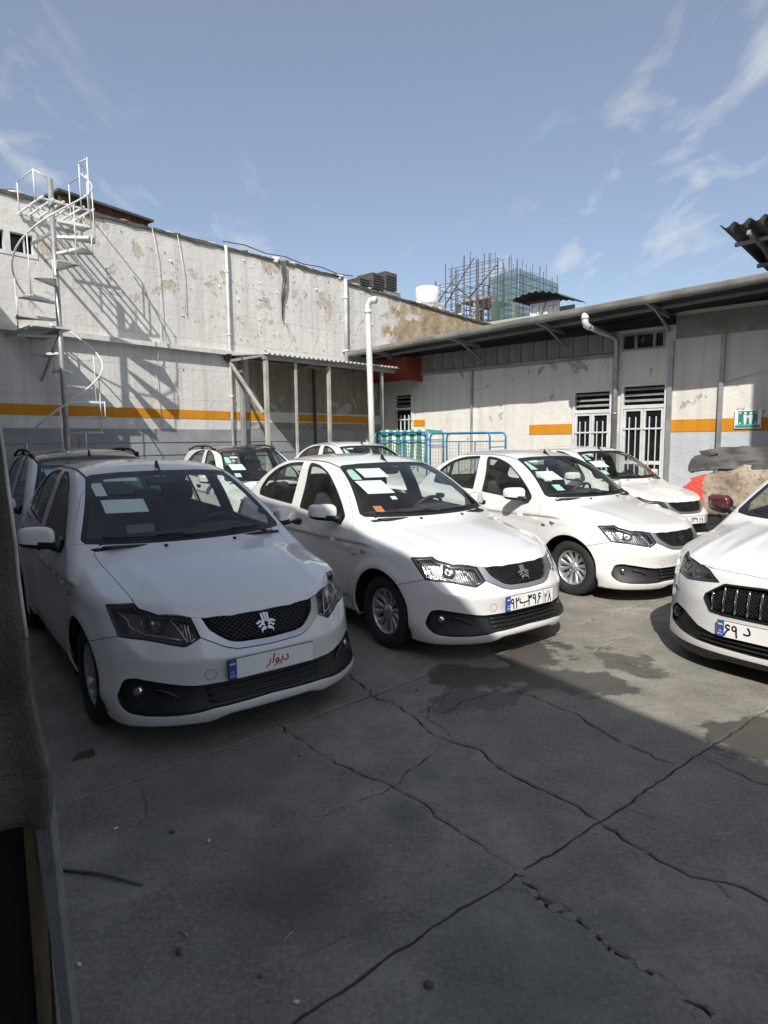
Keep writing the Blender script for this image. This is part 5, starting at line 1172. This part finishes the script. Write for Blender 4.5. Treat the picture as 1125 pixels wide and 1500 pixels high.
TK = bthing('water_tank', 'white plastic water tank on a rooftop beside the scaffold', 'water tank', (-4.75, 8, 5.0)); b = MB(); b.lathe([(0, 2.1), (.44, 2.1), (.48, 2.2), (.48, 2.72), (.44, 2.80), (.2, 2.86), (0, 2.87)], 24); b.build('tank', MAT['tank_white'], TK); b = MB(); b.bx(-.5, .5, -.5, .5, 0, 2.1); b.build('plinth', MAT['bare_concrete'], TK)
FB = bthing('far_building', 'pale low rooftop block under the scaffold', 'building', (-7, 12, 0)); b = MB(); b.bx(-3, 6.0, 0, 6, 0, 6.9); b.build('wall', MAT['bare_concrete'], FB)
for k in range(4): b = MB(); b.bx(-1+1.6*k, -.2+1.6*k, -.02, .05, 5.9, 6.6); b.build('window', MAT['dark_pane'], FB)
SC = bthing('scaffolded_building', 'unfinished concrete frame wrapped in dense tube scaffolding', 'building', (-14.3, 25, 0))
for lv, z in enumerate((7.5, 9.5, 11.4)):
    b = MB(); b.bx(-1.9+.3*lv, 2.2-.5*lv, .6, 4.0, z, z+.22); b.build('floor_slab', MAT['bare_concrete'], SC)
for x in (-1.6, .0, 1.5):
    for y in (.8, 3.6): b = MB(); b.bx(x-.17, x+.17, y-.17, y+.17, 0, 11.4); b.build('column', MAT['bare_concrete'], SC)
r = random.Random(9); top = lambda x: 13.0+1.15*(1-abs(x-.6)/4.0)
for j, y in enumerate((-.4, .25, 4.4, 5.0)):
    for i in range(15):
        x = -3.4+i*.53; h = top(x)+r.uniform(-.3, .7)-(.5 if x < -2.2 else 0); b = MB(); b.tube([(x, y, 6), (x+r.uniform(-.05, .05), y, h)], .020 if i % 3 else .034, 5); b.build('scaffold_pole', MAT['scaffold_steel'], SC)
    for k in range(15):
        z = 6.9+k*.48; b = MB(); x1 = 4.1 if z < 12.6 else 2.6; b.tube([(-3.5 if z < 12.9 else -1.6, y, z+r.uniform(-.05, .05)), (x1, y, z+r.uniform(-.05, .05))], .019, 5); b.build('ledger', MAT['scaffold_steel'], SC)
for i in range(8):
    for k in range(4):
        x = -3.4+i*1.06; z = 7.4+k*1.64; b = MB(); b.tube([(x, -.4, z), (x, 5.0, z)], .025, 5); b.build('transom', MAT['scaffold_steel'], SC)
for (a, c) in (((-2.3, -.42, 10.7), (.6, -.42, 14.0)), ((-1.2, -.42, 12.6), (1.4, -.42, 10.4)), ((-3.0, -.42, 11.0), (-1.0, -.42, 13.0)), ((.2, -.42, 11.4), (2.4, -.42, 13.2)), ((-2.6, 4.4, 8), (0, 4.4, 12))):
    b = MB(); b.tube([a, c], .042, 5); b.build('brace', MAT['scaffold_steel'], SC)
for x in (-2.7, -.9, .95, 2.5): b = MB(); b.tube([(x, -.45, 6), (x, -.45, top(x)-.2)], .05, 6); b.build('scaffold_pole', MAT['scaffold_steel'], SC)
NETW = NT('safety_net'); NETW.t.nodes.remove(NETW.b); a_ = NETW.n('ShaderNodeBsdfTransparent'); d_ = NETW.n('ShaderNodeBsdfDiffuse'); d_.inputs[0].default_value = (.075, .125, .115, 1); m_ = NETW.n('ShaderNodeMixShader'); m_.inputs[0].default_value = .62
NETW.l(a_.outputs[0], m_.inputs[1]); NETW.l(d_.outputs[0], m_.inputs[2]); NETW.l(m_.outputs[0], NETW.out.inputs[0])
b = MB(); b.grid(lambda u, v: (2.1+2.0*u+.03*math.sin(v*9), -.55+.06*math.sin(u*12+v*5), 6.5+(5.9+.3*u)*v), 14, 10); b.grid(lambda u, v: (4.15+.04*math.sin(v*9), -.55+5.5*u, 6.5+6.1*v), 10, 10); b.build('safety_net', MAT['safety_net'], SC)
RC = bthing('roof_cabin', 'small white rooftop cabin under a curved corrugated sheet', 'cabin', (3.2, 3.4, 4.2))
b = MB(); wall_boxes(b, -.45, .42, .2, 1.12, -.35, -.31, [(-.40, -.24, .28, 1.05), (-.18, -.04, .28, 1.05), (.08, .20, .3, 1.0), (.24, .38, .3, 1.0)], fY); b.bx(-.45, .42, .55, .6, .2, 1.12); b.bx(-.45, -.41, -.30, .55, .2, 1.12); b.build('frame', MAT['white_steel'], RC)
for (a, c) in ((-.41, -.23), (-.19, -.03), (.07, .39)): b = MB(); b.bx(a, c, -.30, -.29, .25, 1.08); b.build('pane', MAT['paper'], RC)
b = MB(); b.bar((-.42, -.37, .25), (.05, -.37, 1.1), .035); b.build('brace', MAT['grey_steel'], RC)
b = corrugated(0, 1.50, lambda u, y: (-.86+y, -.75+1.6*u, 1.20+.15*math.sin(min(1, y/1.5)*math.pi)-.03*y+.02*u), .2, .02, 8, m=2); b.build('roof_sheet', MAT['corrugated_dark'], RC); b = MB(); b.bx(-.5, .5, -.4, -.36, 1.11, 1.16); b.build('beam', MAT['felt'], RC)
o = MB(); o.lathe([(.0, .3), (.05, .3), (.06, .1), (.06, 0)], 10); o.lathe([(.10, .28), (.0, .36)], 10); bone(o.build('vent_cowl', MAT['felt']), 'small dark vent cowl on the workshop roof edge', 'vent', base=(5.3, 1.2, 4.18))
# unseen building behind the camera, sized and placed to shade the near yard
ed = Vector((.528, -.849, 0)); nn = Vector((.849, .528, 0)); Hs = 5.6; n_at = 3.18-.745*Hs
b = MB(); V = []
for z in (0, Hs):
    for (k, q) in ((-13, 0), (16, 0), (16, -6), (-13, -6)): p = nn*(n_at+q)+ed*k; V.append((p.x, p.y, z))
b.add(V, [(3, 2, 1, 0), (4, 5, 6, 7), (0, 1, 5, 4), (1, 2, 6, 5), (2, 3, 7, 6), (3, 0, 4, 7)]); o = b.build('unseen_shade_building', MAT['building_grey']); tag(o, 'unseen grey building placed so its shadow covers the near yard and first car', 'building')
# ---------------------------------------------------------------- hanging cloth and door edge beside the camera
CU = empty('door_curtain', (-.80, 1.28, .80)); tag(CU, 'heavy dark brown felt curtain hanging over the steel door edge', 'curtain')
CX = Spl((.79, -.739), (.85, -.727), (.91, -.7235), (1.0, -.735), (1.33, -.755), (1.64, -.773), (2.5, -.82))
def cur(u, v):
    z = .795+1.65*v; x = float(CX(z))-(1-u)*.62-.0; d = .030*math.sin((1-u)*17+v*2.2)*(1-.55*v)*min(1, (1-u)*5)+.010*pnoise((u*6, v*7, 1))
    if abs(v-.075) < .012: d += .008
    return (x+.80+.004*pnoise((v*14, 0, 3))*(u > .9), d-.03*(1-u), z-.80+(.012*pnoise((u*5, 0, 7)) if v < .01 else 0))
b = MB(); b.grid(cur, 40, 80); o = b.build('cloth', MAT['cloth_brown'], CU); m = o.modifiers.new('s', 'SOLIDIFY'); m.thickness = .016; m.offset = 0
b = MB(); b.tube([Vector(cur(1.0, v))+Vector((.003, -.004, 0)) for v in np.linspace(.26, 1, 20)], .0038, 6); b.build('piping', MAT['cloth_edge'], CU)
b = MB(); b.tube([Vector(cur(u, .075))+Vector((0, -.010, 0)) for u in np.linspace(.3, 1, 24)], .0035, 5); b.build('hem_seam', MAT['cloth_brown'], CU)
DR = empty('steel_door', (-.80, 1.36, 0)); tag(DR, 'dark steel door leaf with worn grey edge strip under the brown curtain', 'door')
L = lambda z, a, b_: a+(b_-a)*(z-.24)/.5
b = MB(); b.prism([(L(0, -.784, -.813)+.80, 0), (L(0, -.756, -.774)+.80, 0), (L(.84, -.756, -.774)+.80, .84), (L(.84, -.784, -.813)+.80, .84)], .0, .03, tf=lambda x, z, y: (x, y, z)); recalc(b.build('edge_strip', MAT['worn_alu'], DR, bevel=.003))
b = MB(); b.prism([(L(0, -.848, -.846)+.80, 0), (L(0, -.829, -.818)+.80, 0), (L(.84, -.829, -.818)+.80, .84), (L(.84, -.848, -.846)+.80, .84)], .01, .045, tf=lambda x, z, y: (x, y, z)); recalc(b.build('timber_lip', MAT['tan_wood'], DR, bevel=.003))
b = MB(); b.bx(-.62, -.030, .048, .06, 0, .86); b.build('leaf', MAT['deep_dark'], DR)
# ---------------------------------------------------------------- blue trolley frames and striped tarpaulin
def stripes():
    t = NT('striped_tarp'); v = t.coord(); s = t.n('ShaderNodeSeparateXYZ'); t.l(v, s.inputs[0]); w = t.math('ADD', s.outputs[0], t.math('MULTIPLY', t.math('SUBTRACT', t.noise(v, 3, 3), .5), .05))
    f = t.math('FRACT', t.math('MULTIPLY', w, 4.6)); k = t.ramp(f, (.40, 0), (.43, 1)); t.set(base=t.mix(k, (.72, .74, .68), (.05, .27, .20)), rough=.55); t.bump(t.noise(v, 12, 5), .4, .02); return t.m
stripes()
def tube_frame(name, label, x0, x1, y, ztop, mesh=True, extra=None):
    t = bthing(name, label, 'trolley', (x0, y, 0)); w = x1-x0; B = MAT['blue_tube']; rc = .09
    path = [(0, 0, .12), (0, 0, ztop-rc), (.026, 0, ztop-.026), (rc, 0, ztop), (w-rc, 0, ztop), (w-.026, 0, ztop-.026), (w, 0, ztop-rc), (w, 0, .12)]
    for yy in (0, -.62):
        b = MB(); b.tube([(p[0], yy, p[2]) for p in path], .022, 8); b.build('hoop', B, t)
        b = MB(); b.bar((0, yy, ztop-.18), (w, yy, ztop-.18), .022); b.bar((0, yy, .5), (w, yy, .5), .03); b.bar((w*.5, yy, .5), (w*.5, yy, ztop-.18), .02); b.build('rail', B, t)
    for xx in (0, w):
        b = MB(); b.bar((xx, 0, .5), (xx, -.62, .5), .03); b.bar((xx, 0, ztop-.3), (xx, -.62, ztop-.3), .022); b.build('rail', B, t)
    b = MB(); b.bx(.01, w-.01, -.61, -.01, .47, .50); b.build('deck', B, t)
    if mesh:
        b = MB(); n = int(w/.075)
        for i in range(1, n): b.bar((i*w/n, -.62, .5), (i*w/n, -.62, ztop-.18), .006)
        for k in range(1, 14): b.bar((0, -.62, .5+k*(ztop-.68)/14), (w, -.62, .5+k*(ztop-.68)/14), .006)
        b.build('wire_mesh', MAT['galvanised'], t)
    for xx in (.08, w-.08):
        for yy in (-.06, -.56): b = MB(); b.lathe([(.0, -.02), (.06, -.02), (.07, 0), (.06, .02), (0, .02)], 14, 'Y', (xx, yy, .07)); b.build('castor', MAT['rubber'], t)
    return t
tube_frame('mesh_trolley', 'blue tubular trolley with bare wire mesh sides by the cream wall', 3.02, 4.58, -1.15, 1.76)
TT = tube_frame('covered_trolley', 'blue tubular trolley half covered by a striped tarpaulin', 1.38, 2.92, -1.15, 1.80)
TP = bthing('striped_tarpaulin', 'green and white striped tarpaulin thrown over the blue trolley', 'tarpaulin', (1.2, -1.5, 0))
b = MB()
def tarp(u, v):
    x = -.02+1.72*u; w = .03*math.sin(u*26+v*3)*min(1, v*2)+.02*pnoise((u*7, v*5, 2)); k = v
    if k < .35: y = .40-k/.35*.60; z = 1.86+.012*math.sin(u*9)-.02*abs(u-.5)
    else: y = -.215-.03*math.sin(u*20)*(k-.35)+w*.6; z = 1.84-(k-.35)*1.15
    if u < .12: z -= (1-u/.12)**1.5*.22; x -= (1-u/.12)*.10*max(0, k-.1)
    if u > .93: z -= ((u-.93)/.07)**2*.10
    return (x, y, z+w*.4)
b.grid(tarp, 60, 26); b.grid(lambda u, v: (-.04-.42*v+.05*math.sin(u*11), .3-.65*u+.05*math.sin(v*9+u*7), 1.72-.55*v+.05*math.sin(u*9+v*8)-.1*v*v), 16, 14); o = b.build('cloth', MAT['striped_tarp'], TP)
# ---------------------------------------------------------------- wreck by the wall
def wreck_paint():
    t = NT('wreck_paint'); v = t.coord(); n = t.noise(v, 2.3, 8, .66); f = t.noise(v, 16, 6, .7)
    b = t.ramp(n, (.32, (.20, .16, .11)), (.5, (.38, .31, .23)), (.68, (.50, .43, .34)))
    b = t.mix(t.ramp(f, (.52, 0), (.62, .7)), b, (.11, .10, .09))
    s = t.n('ShaderNodeSeparateXYZ'); t.l(v, s.inputs[0]); k = t.math('ADD', s.outputs[0], t.math('MULTIPLY', t.math('SUBTRACT', t.noise(v, 3.5, 6), .5), .35)); red = t.ramp(k, (-.08, 0), (-.065, 1))
    zz = t.ramp(t.math('ADD', s.outputs[2], t.math('MULTIPLY', t.math('SUBTRACT', n, .5), .3)), (.93, 1), (.95, 0)); t.set(base=t.mix(t.math('MULTIPLY', red, zz), b, (.66, .085, .06)), rough=.7); t.bump(t.math('ADD', f, n), .6, .03); return t.m
wreck_paint(); simple('bent_panel', (.085, .082, .075), .65, .1, var=.35, vs=5, grime=.6, bump=.4, bs=20)
def crumple(name, V, T, amp, mat, parent, seed=0, keep=None):
    W = []
    for p in V:
        q = Vector(p)*3.1+Vector((seed, 0, 0)); W.append(Vector(p)+Vector((pnoise(q), pnoise(q+Vector((9, 1, 4))), pnoise(q+Vector((3, 7, 2)))))*amp)
    return mesh_obj(name, W, T, mat, parent, smooth=True)
def make_wreck():
    w = empty('wrecked_car'); w.matrix_world = BM @ Matrix.Translation((8.80, -1.12, .08)) @ Matrix.Rotation(R(178), 4, 'Z'); tag(w, 'wrecked brown and red car with crumpled raised bonnet against the wall', 'car')
    S = dict(SAINA); sk = Skin(S, .045)
    f = topP(rnd([(a, b2, *c) for a, b2, *c in SEDAN['bonnet']]+[(a, -b2, *c) for a, b2, *c in SEDAN['bonnet'][::-1]], .01), .5); sk.cut(f, 'bonnet')
    sk.cut(frontP(rnd(sym(SEDAN['ws']), .01), -1.45), 'windscreen'); sk.cut(lampP(SEDAN['lamp']), 'lamp'); sk.cut(frontP(rnd(sym(SEDAN['chrome']), .012), .4), 'grille')
    sk.cut(lambda V: np.maximum(1.0+.02*np.sin(V[:, 0]*9)-V[:, 2], V[:, 0]+.25), 'glass')
    for k in ('fw', 'rw'): sk.cut(sideP(rnd(SEDAN[k], .02)), 'glass')
    V, T, N = both(*sk.get('shell')); V = V*np.array([1, .95, 1.0])+np.array([0, 0, .10]); crumple('body', V, T, .035, MAT['wreck_paint'], w)
    # bent bonnet standing up on its hinges, seen edge-on along the wall
    def hood(u, v):
        x = .30-1.75*u; z = .98+.40*v+.03*math.sin(u*9)*(1-v)-.05*max(0, .15-u)*6*v; y = .42-.16*v+.07*math.sin(u*7+1)+.05*pnoise((u*6, v*4, 5))
        if u < .14: x += .10*math.sin(v*6); z -= .06*math.sin(v*9)
        return (x, y, z+.03*pnoise((u*9, v*3, 2)))
    b = MB(); b.grid(hood, 36, 10, smooth=False); o = b.build('bonnet', MAT['bent_panel'], w); m = o.modifiers.new('s', 'SOLIDIFY'); m.thickness = .02
    b = MB(); b.bx(-.55, -.10, .46, .54, .985, 1.03); b.build('hinge_bar', MAT['undercarriage'], w)
    b = MB(); r = random.Random(3)
    for k in range(26): b.sup((r.uniform(-.3, .15), r.uniform(-.45, .35), r.uniform(.62, .86)), (r.uniform(.1, .3), r.uniform(.1, .3), r.uniform(.08, .2)), .5, 10, (r.random(), r.random(), r.random()))
    o = b.build('engine_parts', MAT['stone'], w); tag(o, kind='stuff')
    b = MB(); b.bx(-2.6, .3, -.65, .65, .25, .60); b.bx(-2.5, -.5, -.66, .66, .6, .95); b.build('floor_pan', MAT['undercarriage'], w)
    for ax in (-.05, -2.46):
        for s in (1, -1): b = tyre_mesh(.288, .17); b.lathe([(.186, .04), (.12, .05), (0, .05)], 24, 'Y'); o = b.build('wheel', MAT['rubber'], w); o.location = (ax, s*.66, .288); o.rotation_euler.z = 0 if s > 0 else math.pi
make_wreck()
# ---------------------------------------------------------------- the cars
def make_sedan():
    c = empty('sedan'); S = SAINA
    build_body(c, S, SEDAN); cabin(c, S); wheels(c, S); wing_mirror(c, S); wiper(c, S); top_bits(c, S); emblem(c, S)
    for s in (1, -1):
        b = MB(); b.prism([(-.02, .012), (.055, -.006), (.018, -.034), (-.008, -.022)], 0, .004, tf=lambda x, z, q: (-.30+x, s*(.815+q), .748+z)); recalc(b.build('side_repeater', MAT['satin_silver'], c))
        b = MB(); b.sup((-.395, s*.822, .712), (.055, .01, .020), .4, 12); b.build('side_badge', MAT['satin_silver'], c)
    P, N = on_skin(SAINA, [-.335], [.405], .001); b = MB(); t = np.linspace(0, 2*math.pi, 25); Q, N2 = on_skin(SAINA, -.335+.028*np.cos(t), .405+.028*np.sin(t), -.0005); b.tube([tuple(p) for p in Q], .0016, 5, cap=False); b.build('tow_cover', MAT['undercarriage'], c)
    return c
def dress(c, S, kind):
    """papers behind the windscreen"""
    if kind == 0:
        sticker(c, S, -.50, -.235, 1.165, 1.245, 'paper', 'paper_notice'); sticker(c, S, -.515, -.445, 1.27, 1.35, 'paper', 'windscreen_sticker'); sticker(c, S, -.42, -.20, 1.36, 1.385, 'paper', 'windscreen_strip')
    elif kind == 1:
        sticker(c, S, -.50, -.255, 1.17, 1.275, 'paper', 'paper_notice', -.02); sticker(c, S, -.52, -.44, 1.285, 1.385, 'sticker_green', 'windscreen_sticker', .01); sticker(c, S, -.40, -.16, 1.30, 1.375, 'paper', 'paper_notice'); sticker(c, S, -.545, -.475, 1.03, 1.075, 'sticker_orange', 'windscreen_sticker'); sticker(c, S, -.33, -.28, 1.12, 1.145, 'paper', 'windscreen_sticker')
    elif kind == 2:
        sticker(c, S, -.50, -.28, 1.17, 1.26, 'paper', 'paper_notice', -.02); sticker(c, S, -.53, -.45, 1.28, 1.38, 'sticker_green', 'windscreen_sticker'); sticker(c, S, -.42, -.30, 1.36, 1.385, 'paper', 'windscreen_sticker'); sticker(c, S, -.50, -.41, 1.06, 1.12, 'sticker_green', 'windscreen_sticker')
    else:
        sticker(c, S, -.36, -.10, 1.30, 1.385, 'paper', 'paper_notice'); sticker(c, S, -.50, -.42, 1.27, 1.36, 'sticker_green', 'windscreen_sticker')
FA = str
sedan0 = make_sedan(); G1 = 'white sedans parked side by side in the yard'
SPOTS = [((-1.074, 3.965, 0), -53.07, 'white sedan in full shade with red lettering on its plate', 0, 'red'),
 ((.649, 5.24, 0), -53.885, 'sunlit white sedan parked right beside the shaded one with red plate lettering', 1, (FA('92'), '\u0628', FA('396'), FA('28'))),
 ((2.609, 6.834, 0), -56.01, 'sunlit white sedan without a plate, third in the row counted from the shaded sedan', 2, None),
 ((4.15, 9.757, 0), -64.33, 'white sedan parked along the barred doors with its nose to the wreck', 2, ('', '', FA('639'), FA('28'))),
 ((.25, 11.0, .12), -54.0, 'white sedan under the tall white pipe in front of the lean-to posts', 2, None)]
SP = [sedan0]+[copy_tree(sedan0) for _ in SPOTS[1:]]
for c, (loc, yaw, lab, k, pl) in zip(SP, SPOTS):
    c.location = loc; c.rotation_euler.z = R(yaw); tag(c, lab, 'car', G1); dress(c, SAINA, k)
    if pl: plate(c, (.749, 0, .425), pl)
# two-tone hatchbacks
HATCH = dict(SAINA); HATCH.update(
 roof=Spl((-.7, 1.43), (-.95, 1.50), (-1.15, 1.533), (-1.45, 1.558), (-1.9, 1.567), (-2.4, 1.555), (-2.8, 1.51), (-3.0, 1.46)),
 wsx=Spl((.9, -.10), (.96, -.22), (1.1, -.43), (1.25, -.655), (1.4, -.90), (1.5, -1.08), (1.62, -1.32)), rgx=Spl((.95, -3.02), (1.2, -2.93), (1.4, -2.80), (1.6, -2.6)), rgk=.85,
 gw=Spl((.9, .79), (1.0, .757), (1.15, .712), (1.3, .662), (1.42, .615), (1.5, .58), (1.62, .52)), gt=Spl((0, 0), (-.6, 0), (-1.2, 0), (-2.0, 0), (-2.6, -.02), (-3, -.05)))
HD = dict(SEDAN); up = lambda z: z if z < 1 else 1+(z-1)*1.165
for k in ('ws', 'rg'): HD[k] = [(a, up(z), *c) for a, z, *c in SEDAN[k]]
for k in ('fw', 'rw', 'fdoor', 'rdoor'): HD[k] = [(a if a > -1.7 else a-.06, up(z), *c) for a, z, *c in SEDAN[k]]
HD.update(gut=Spl((-.9, .51), (-1.12, .535), (-1.4, .545), (-1.8, .545), (-2.3, .54), (-2.8, .52)), roofx=-2.75, div=-2.2)
def make_hatch():
    c = empty('hatchback'); S = HATCH
    build_body(c, S, HD, 'white_paint', 'black_paint', sedan=False); cabin(c, S); wheels(c, S); wing_mirror(c, S); wiper(c, S); top_bits(c, S, -1.13); emblem(c, S)
    for s in (1, -1):
        xs = np.linspace(-1.28, -2.55, 14); P = np.stack([xs, np.full(14, .555), np.full(14, 1.5)], 1)
        for _ in range(30): P[:, 2] -= body(P, S)*.8
        b = MB(); lift = [.0, .028, .044, .05]+[.052]*6+[.05, .044, .028, .0]; b.tube([(p[0], s*p[1], p[2]+l) for p, l in zip(P, lift)], .016, 8); 
        for i in (0, 6, 13): b.sup((P[i][0], s*P[i][1], P[i][2]+.015), (.11, .035, .05), .5, 12)
        b.build('roof_rail', MAT['black_plastic' if 1 else 'satin_silver'], c)
    plate(c, (.749, 0, .425), ('', '', '', ''))
    return c
h0 = make_hatch(); h1 = copy_tree(h0); G2 = 'black-roofed hatchbacks with roof rails'
for c, loc, yaw, lab, k in ((h0, (-2.62, 6.20, 0), -53, 'black-roofed white hatchback with roof rails standing in the shade below the spiral stair', 3), (h1, (-1.72, 10.15, 0), -55, 'sunlit black-roofed white hatchback with roof rails standing before the lean-to', 2)):
    c.location = loc; c.rotation_euler.z = R(yaw); tag(c, lab, 'car', G2); dress(c, HATCH, k)
# white car with barred black grille
SUV = dict(SAINA); SUV.update(wb=2.62, ax=0.0, ar=.37, rtyre=.315, track=.755, arch_y=.83,
 top=Spl((1.0, .56), (.86, .69), (.74, .752), (.5, .83), (.25, .885), (0, .93), (-.25, .97), (-.5, 1.0), (-1, 1.03), (-1.7, 1.06), (-2.4, 1.09), (-2.85, 1.10), (-3.2, 1.07), (-3.5, 1.0)),
 flow=Spl((.05, .80), (.11, .85), (.17, .875), (.25, .872), (.4, .865), (.55, .86), (.65, .84), (.75, .80)), crease_z=.60, fslope=.34, ck=.03, fa=Spl((.1, .33), (.4, .36), (.8, .40)), fy=.78, fp=3.2,
 rear=Spl((.1, -3.3), (.3, -3.42), (.5, -3.47), (.75, -3.47), (.95, -3.42), (1.1, -3.38)),
 w=Spl((1.0, .83), (.5, .855), (0, .868), (-.5, .87), (-1.2, .872), (-2.0, .868), (-2.6, .85), (-3.4, .80)), bot=.115, crown=.075,
 wsx=Spl((.9, -.02), (.96, -.13), (1.1, -.37), (1.25, -.63), (1.38, -.87), (1.5, -1.1)),
 gw=Spl((.9, .84), (1.0, .803), (1.15, .745), (1.3, .68), (1.42, .615), (1.55, .53)),
 rgx=Spl((.95, -3.2), (1.05, -3.1), (1.2, -2.9), (1.35, -2.65), (1.5, -2.35)), mir=(-.62, .985, 1.035),
 topfx=lambda x, y: (.011*gau((y-.30-.10*(x-.2))/.055)+.012*gau((y-.56-.05*(x-.2))/.05))*sstep(-.4, 0, x)*sstep(.85, .5, x))
UD = dict(SEDAN); UD.update(frame_mat='black_plastic', skirt=.165, cowlx=.16,
 ws=[(0, .975, 0), (.30, .975), (.60, .98), (.715, .992, .02), (.735, 1.012, .02), (.66, 1.17, .1), (.56, 1.385, .03), (.52, 1.412, .03), (.3, 1.424), (0, 1.428, 0)],
 bonnet=[(.80, 0, 0), (.79, .2), (.765, .35), (.715, .47), (.60, .62, .05), (.3, .675), (-.2, .695), (-.33, .70, .03), (-.37, .62, .03), (-.25, .3), (-.205, 0, 0)],
 lamp=[(.56, .735, .775, .006), (.68, .61, .752, .01), (.76, .48, .728), (.80, .40, .706, .004), (.845, .305, .640, .004), (.80, .44, .622, .02), (.72, .58, .605, .02), (.60, .715, .628, .01)],
 chrome=[(0, .428, 0), (.25, .430), (.33, .436, .01), (.385, .525, .01), (.375, .552, .01), (.25, .640, .01), (0, .652, 0)], grille=[(0, .440, 0), (.25, .442), (.322, .448, .01), (.368, .527, .01), (.362, .545, .01), (.243, .628, .01), (0, .640, 0)],
 intake=[(0, .290, 0), (.30, .287), (.42, .315), (.55, .385), (.66, .405, .02), (.735, .34, .02), (.715, .262, .02), (.57, .232), (.42, .214), (0, .205, 0)])
def bar_grille(g, S, D):
    b = MB(); poly = rnd(sym(D['grille']), .01)
    for sgn in (1, -1):
        for c in np.arange(-.7, .7, .026):
            z = np.linspace(.44, .64, 14); y = c+sgn*(z-.44); ins = psdf(y, z, poly) < -.001; P, N = on_skin(S, y, z, -.016)
            for i in range(len(z)-1):
                if ins[i] and ins[i+1]: b.bar(P[i], P[i+1], .004)
    b.build('grille_mesh', MAT['black_plastic'], g)
    for y in np.arange(-.315, .32, .0788):
        zt = .62 if abs(y) < .25 else .62-(abs(y)-.25)*.72; z = np.linspace(.452, zt, 8); P, N = on_skin(S, np.full(8, y), z, .000); b = MB(); b.tube([tuple(p) for p in P], .008, 8); b.build('grille_bar', MAT['chrome'], g)
def suv_bits(it, S):
    b = MB()
    for z in (.232, .262): y = np.linspace(-.40, .40, 16); P, N = on_skin(S, y, np.full(16, z), -.012); b.tube([tuple(p) for p in P], .008, 6)
    b.build('intake_slat', MAT['black_plastic'], it)
    for s in (1, -1):
        P, N = on_skin(S, [.665], [.335], -.022); c = Vector(P[0]); n = (Vector(N[0])+Vector((.6, 0, 0))).normalized(); c.y *= s; n.y *= s; q = n.to_track_quat('Z', 'Y').to_matrix()
        b = MB(); b.lathe([(.038, -.01), (.038, .016), (.032, .018), (.028, .006), (.001, .012)], 20); b.V = [tuple(c+q @ Vector(v)) for v in b.V]; b.build('fog_light', MAT['lamp_dark'], it)
def suv_lamp(L, s, S):
    for (y, z, r) in ((.60, .685, .042), (.49, .668, .036)):
        P, N = on_skin(S, [y], [z], -.036); c = Vector(P[0]); n = (Vector(N[0])+Vector((.8, 0, .1))).normalized(); c.y *= s; n.y *= s; q = n.to_track_quat('Z', 'Y').to_matrix()
        b = MB(); b.lathe([(r*1.1, .024), (r, .022), (r*.85, .014), (r*.5, .026), (.001, .032)], 22); b.V = [tuple(c+q @ Vector(v)) for v in b.V]; b.build('projector', MAT['lamp_chrome'], L)
UD.update(lattice=bar_grille, intake_bits=suv_bits, lampbits=suv_lamp)
U = empty('saloon_car'); tag(U, 'white saloon with vertical chrome grille bars facing across the yard', 'car')
build_body(U, SUV, UD); cabin(U, SUV); wheels(U, SUV, 5); wing_mirror(U, SUV, (-.56, .83, .98), 'red_reflection_gloss', 1.1); wiper(U, SUV)
plate(U, (.878, 0, .347), (FA('69'), '\u062F', '', ''))
for s in (1, -1):
    P, N = on_skin(SUV, [.70, .66], [.515, .50], .001); b = MB(); b.tube([(p[0], s*p[1], p[2]) for p in P], .009, 6); b.build('marker_slot', MAT['black_plastic'], U)
U.location = (3.10, 4.46, 0); U.rotation_euler.z = R(-143)
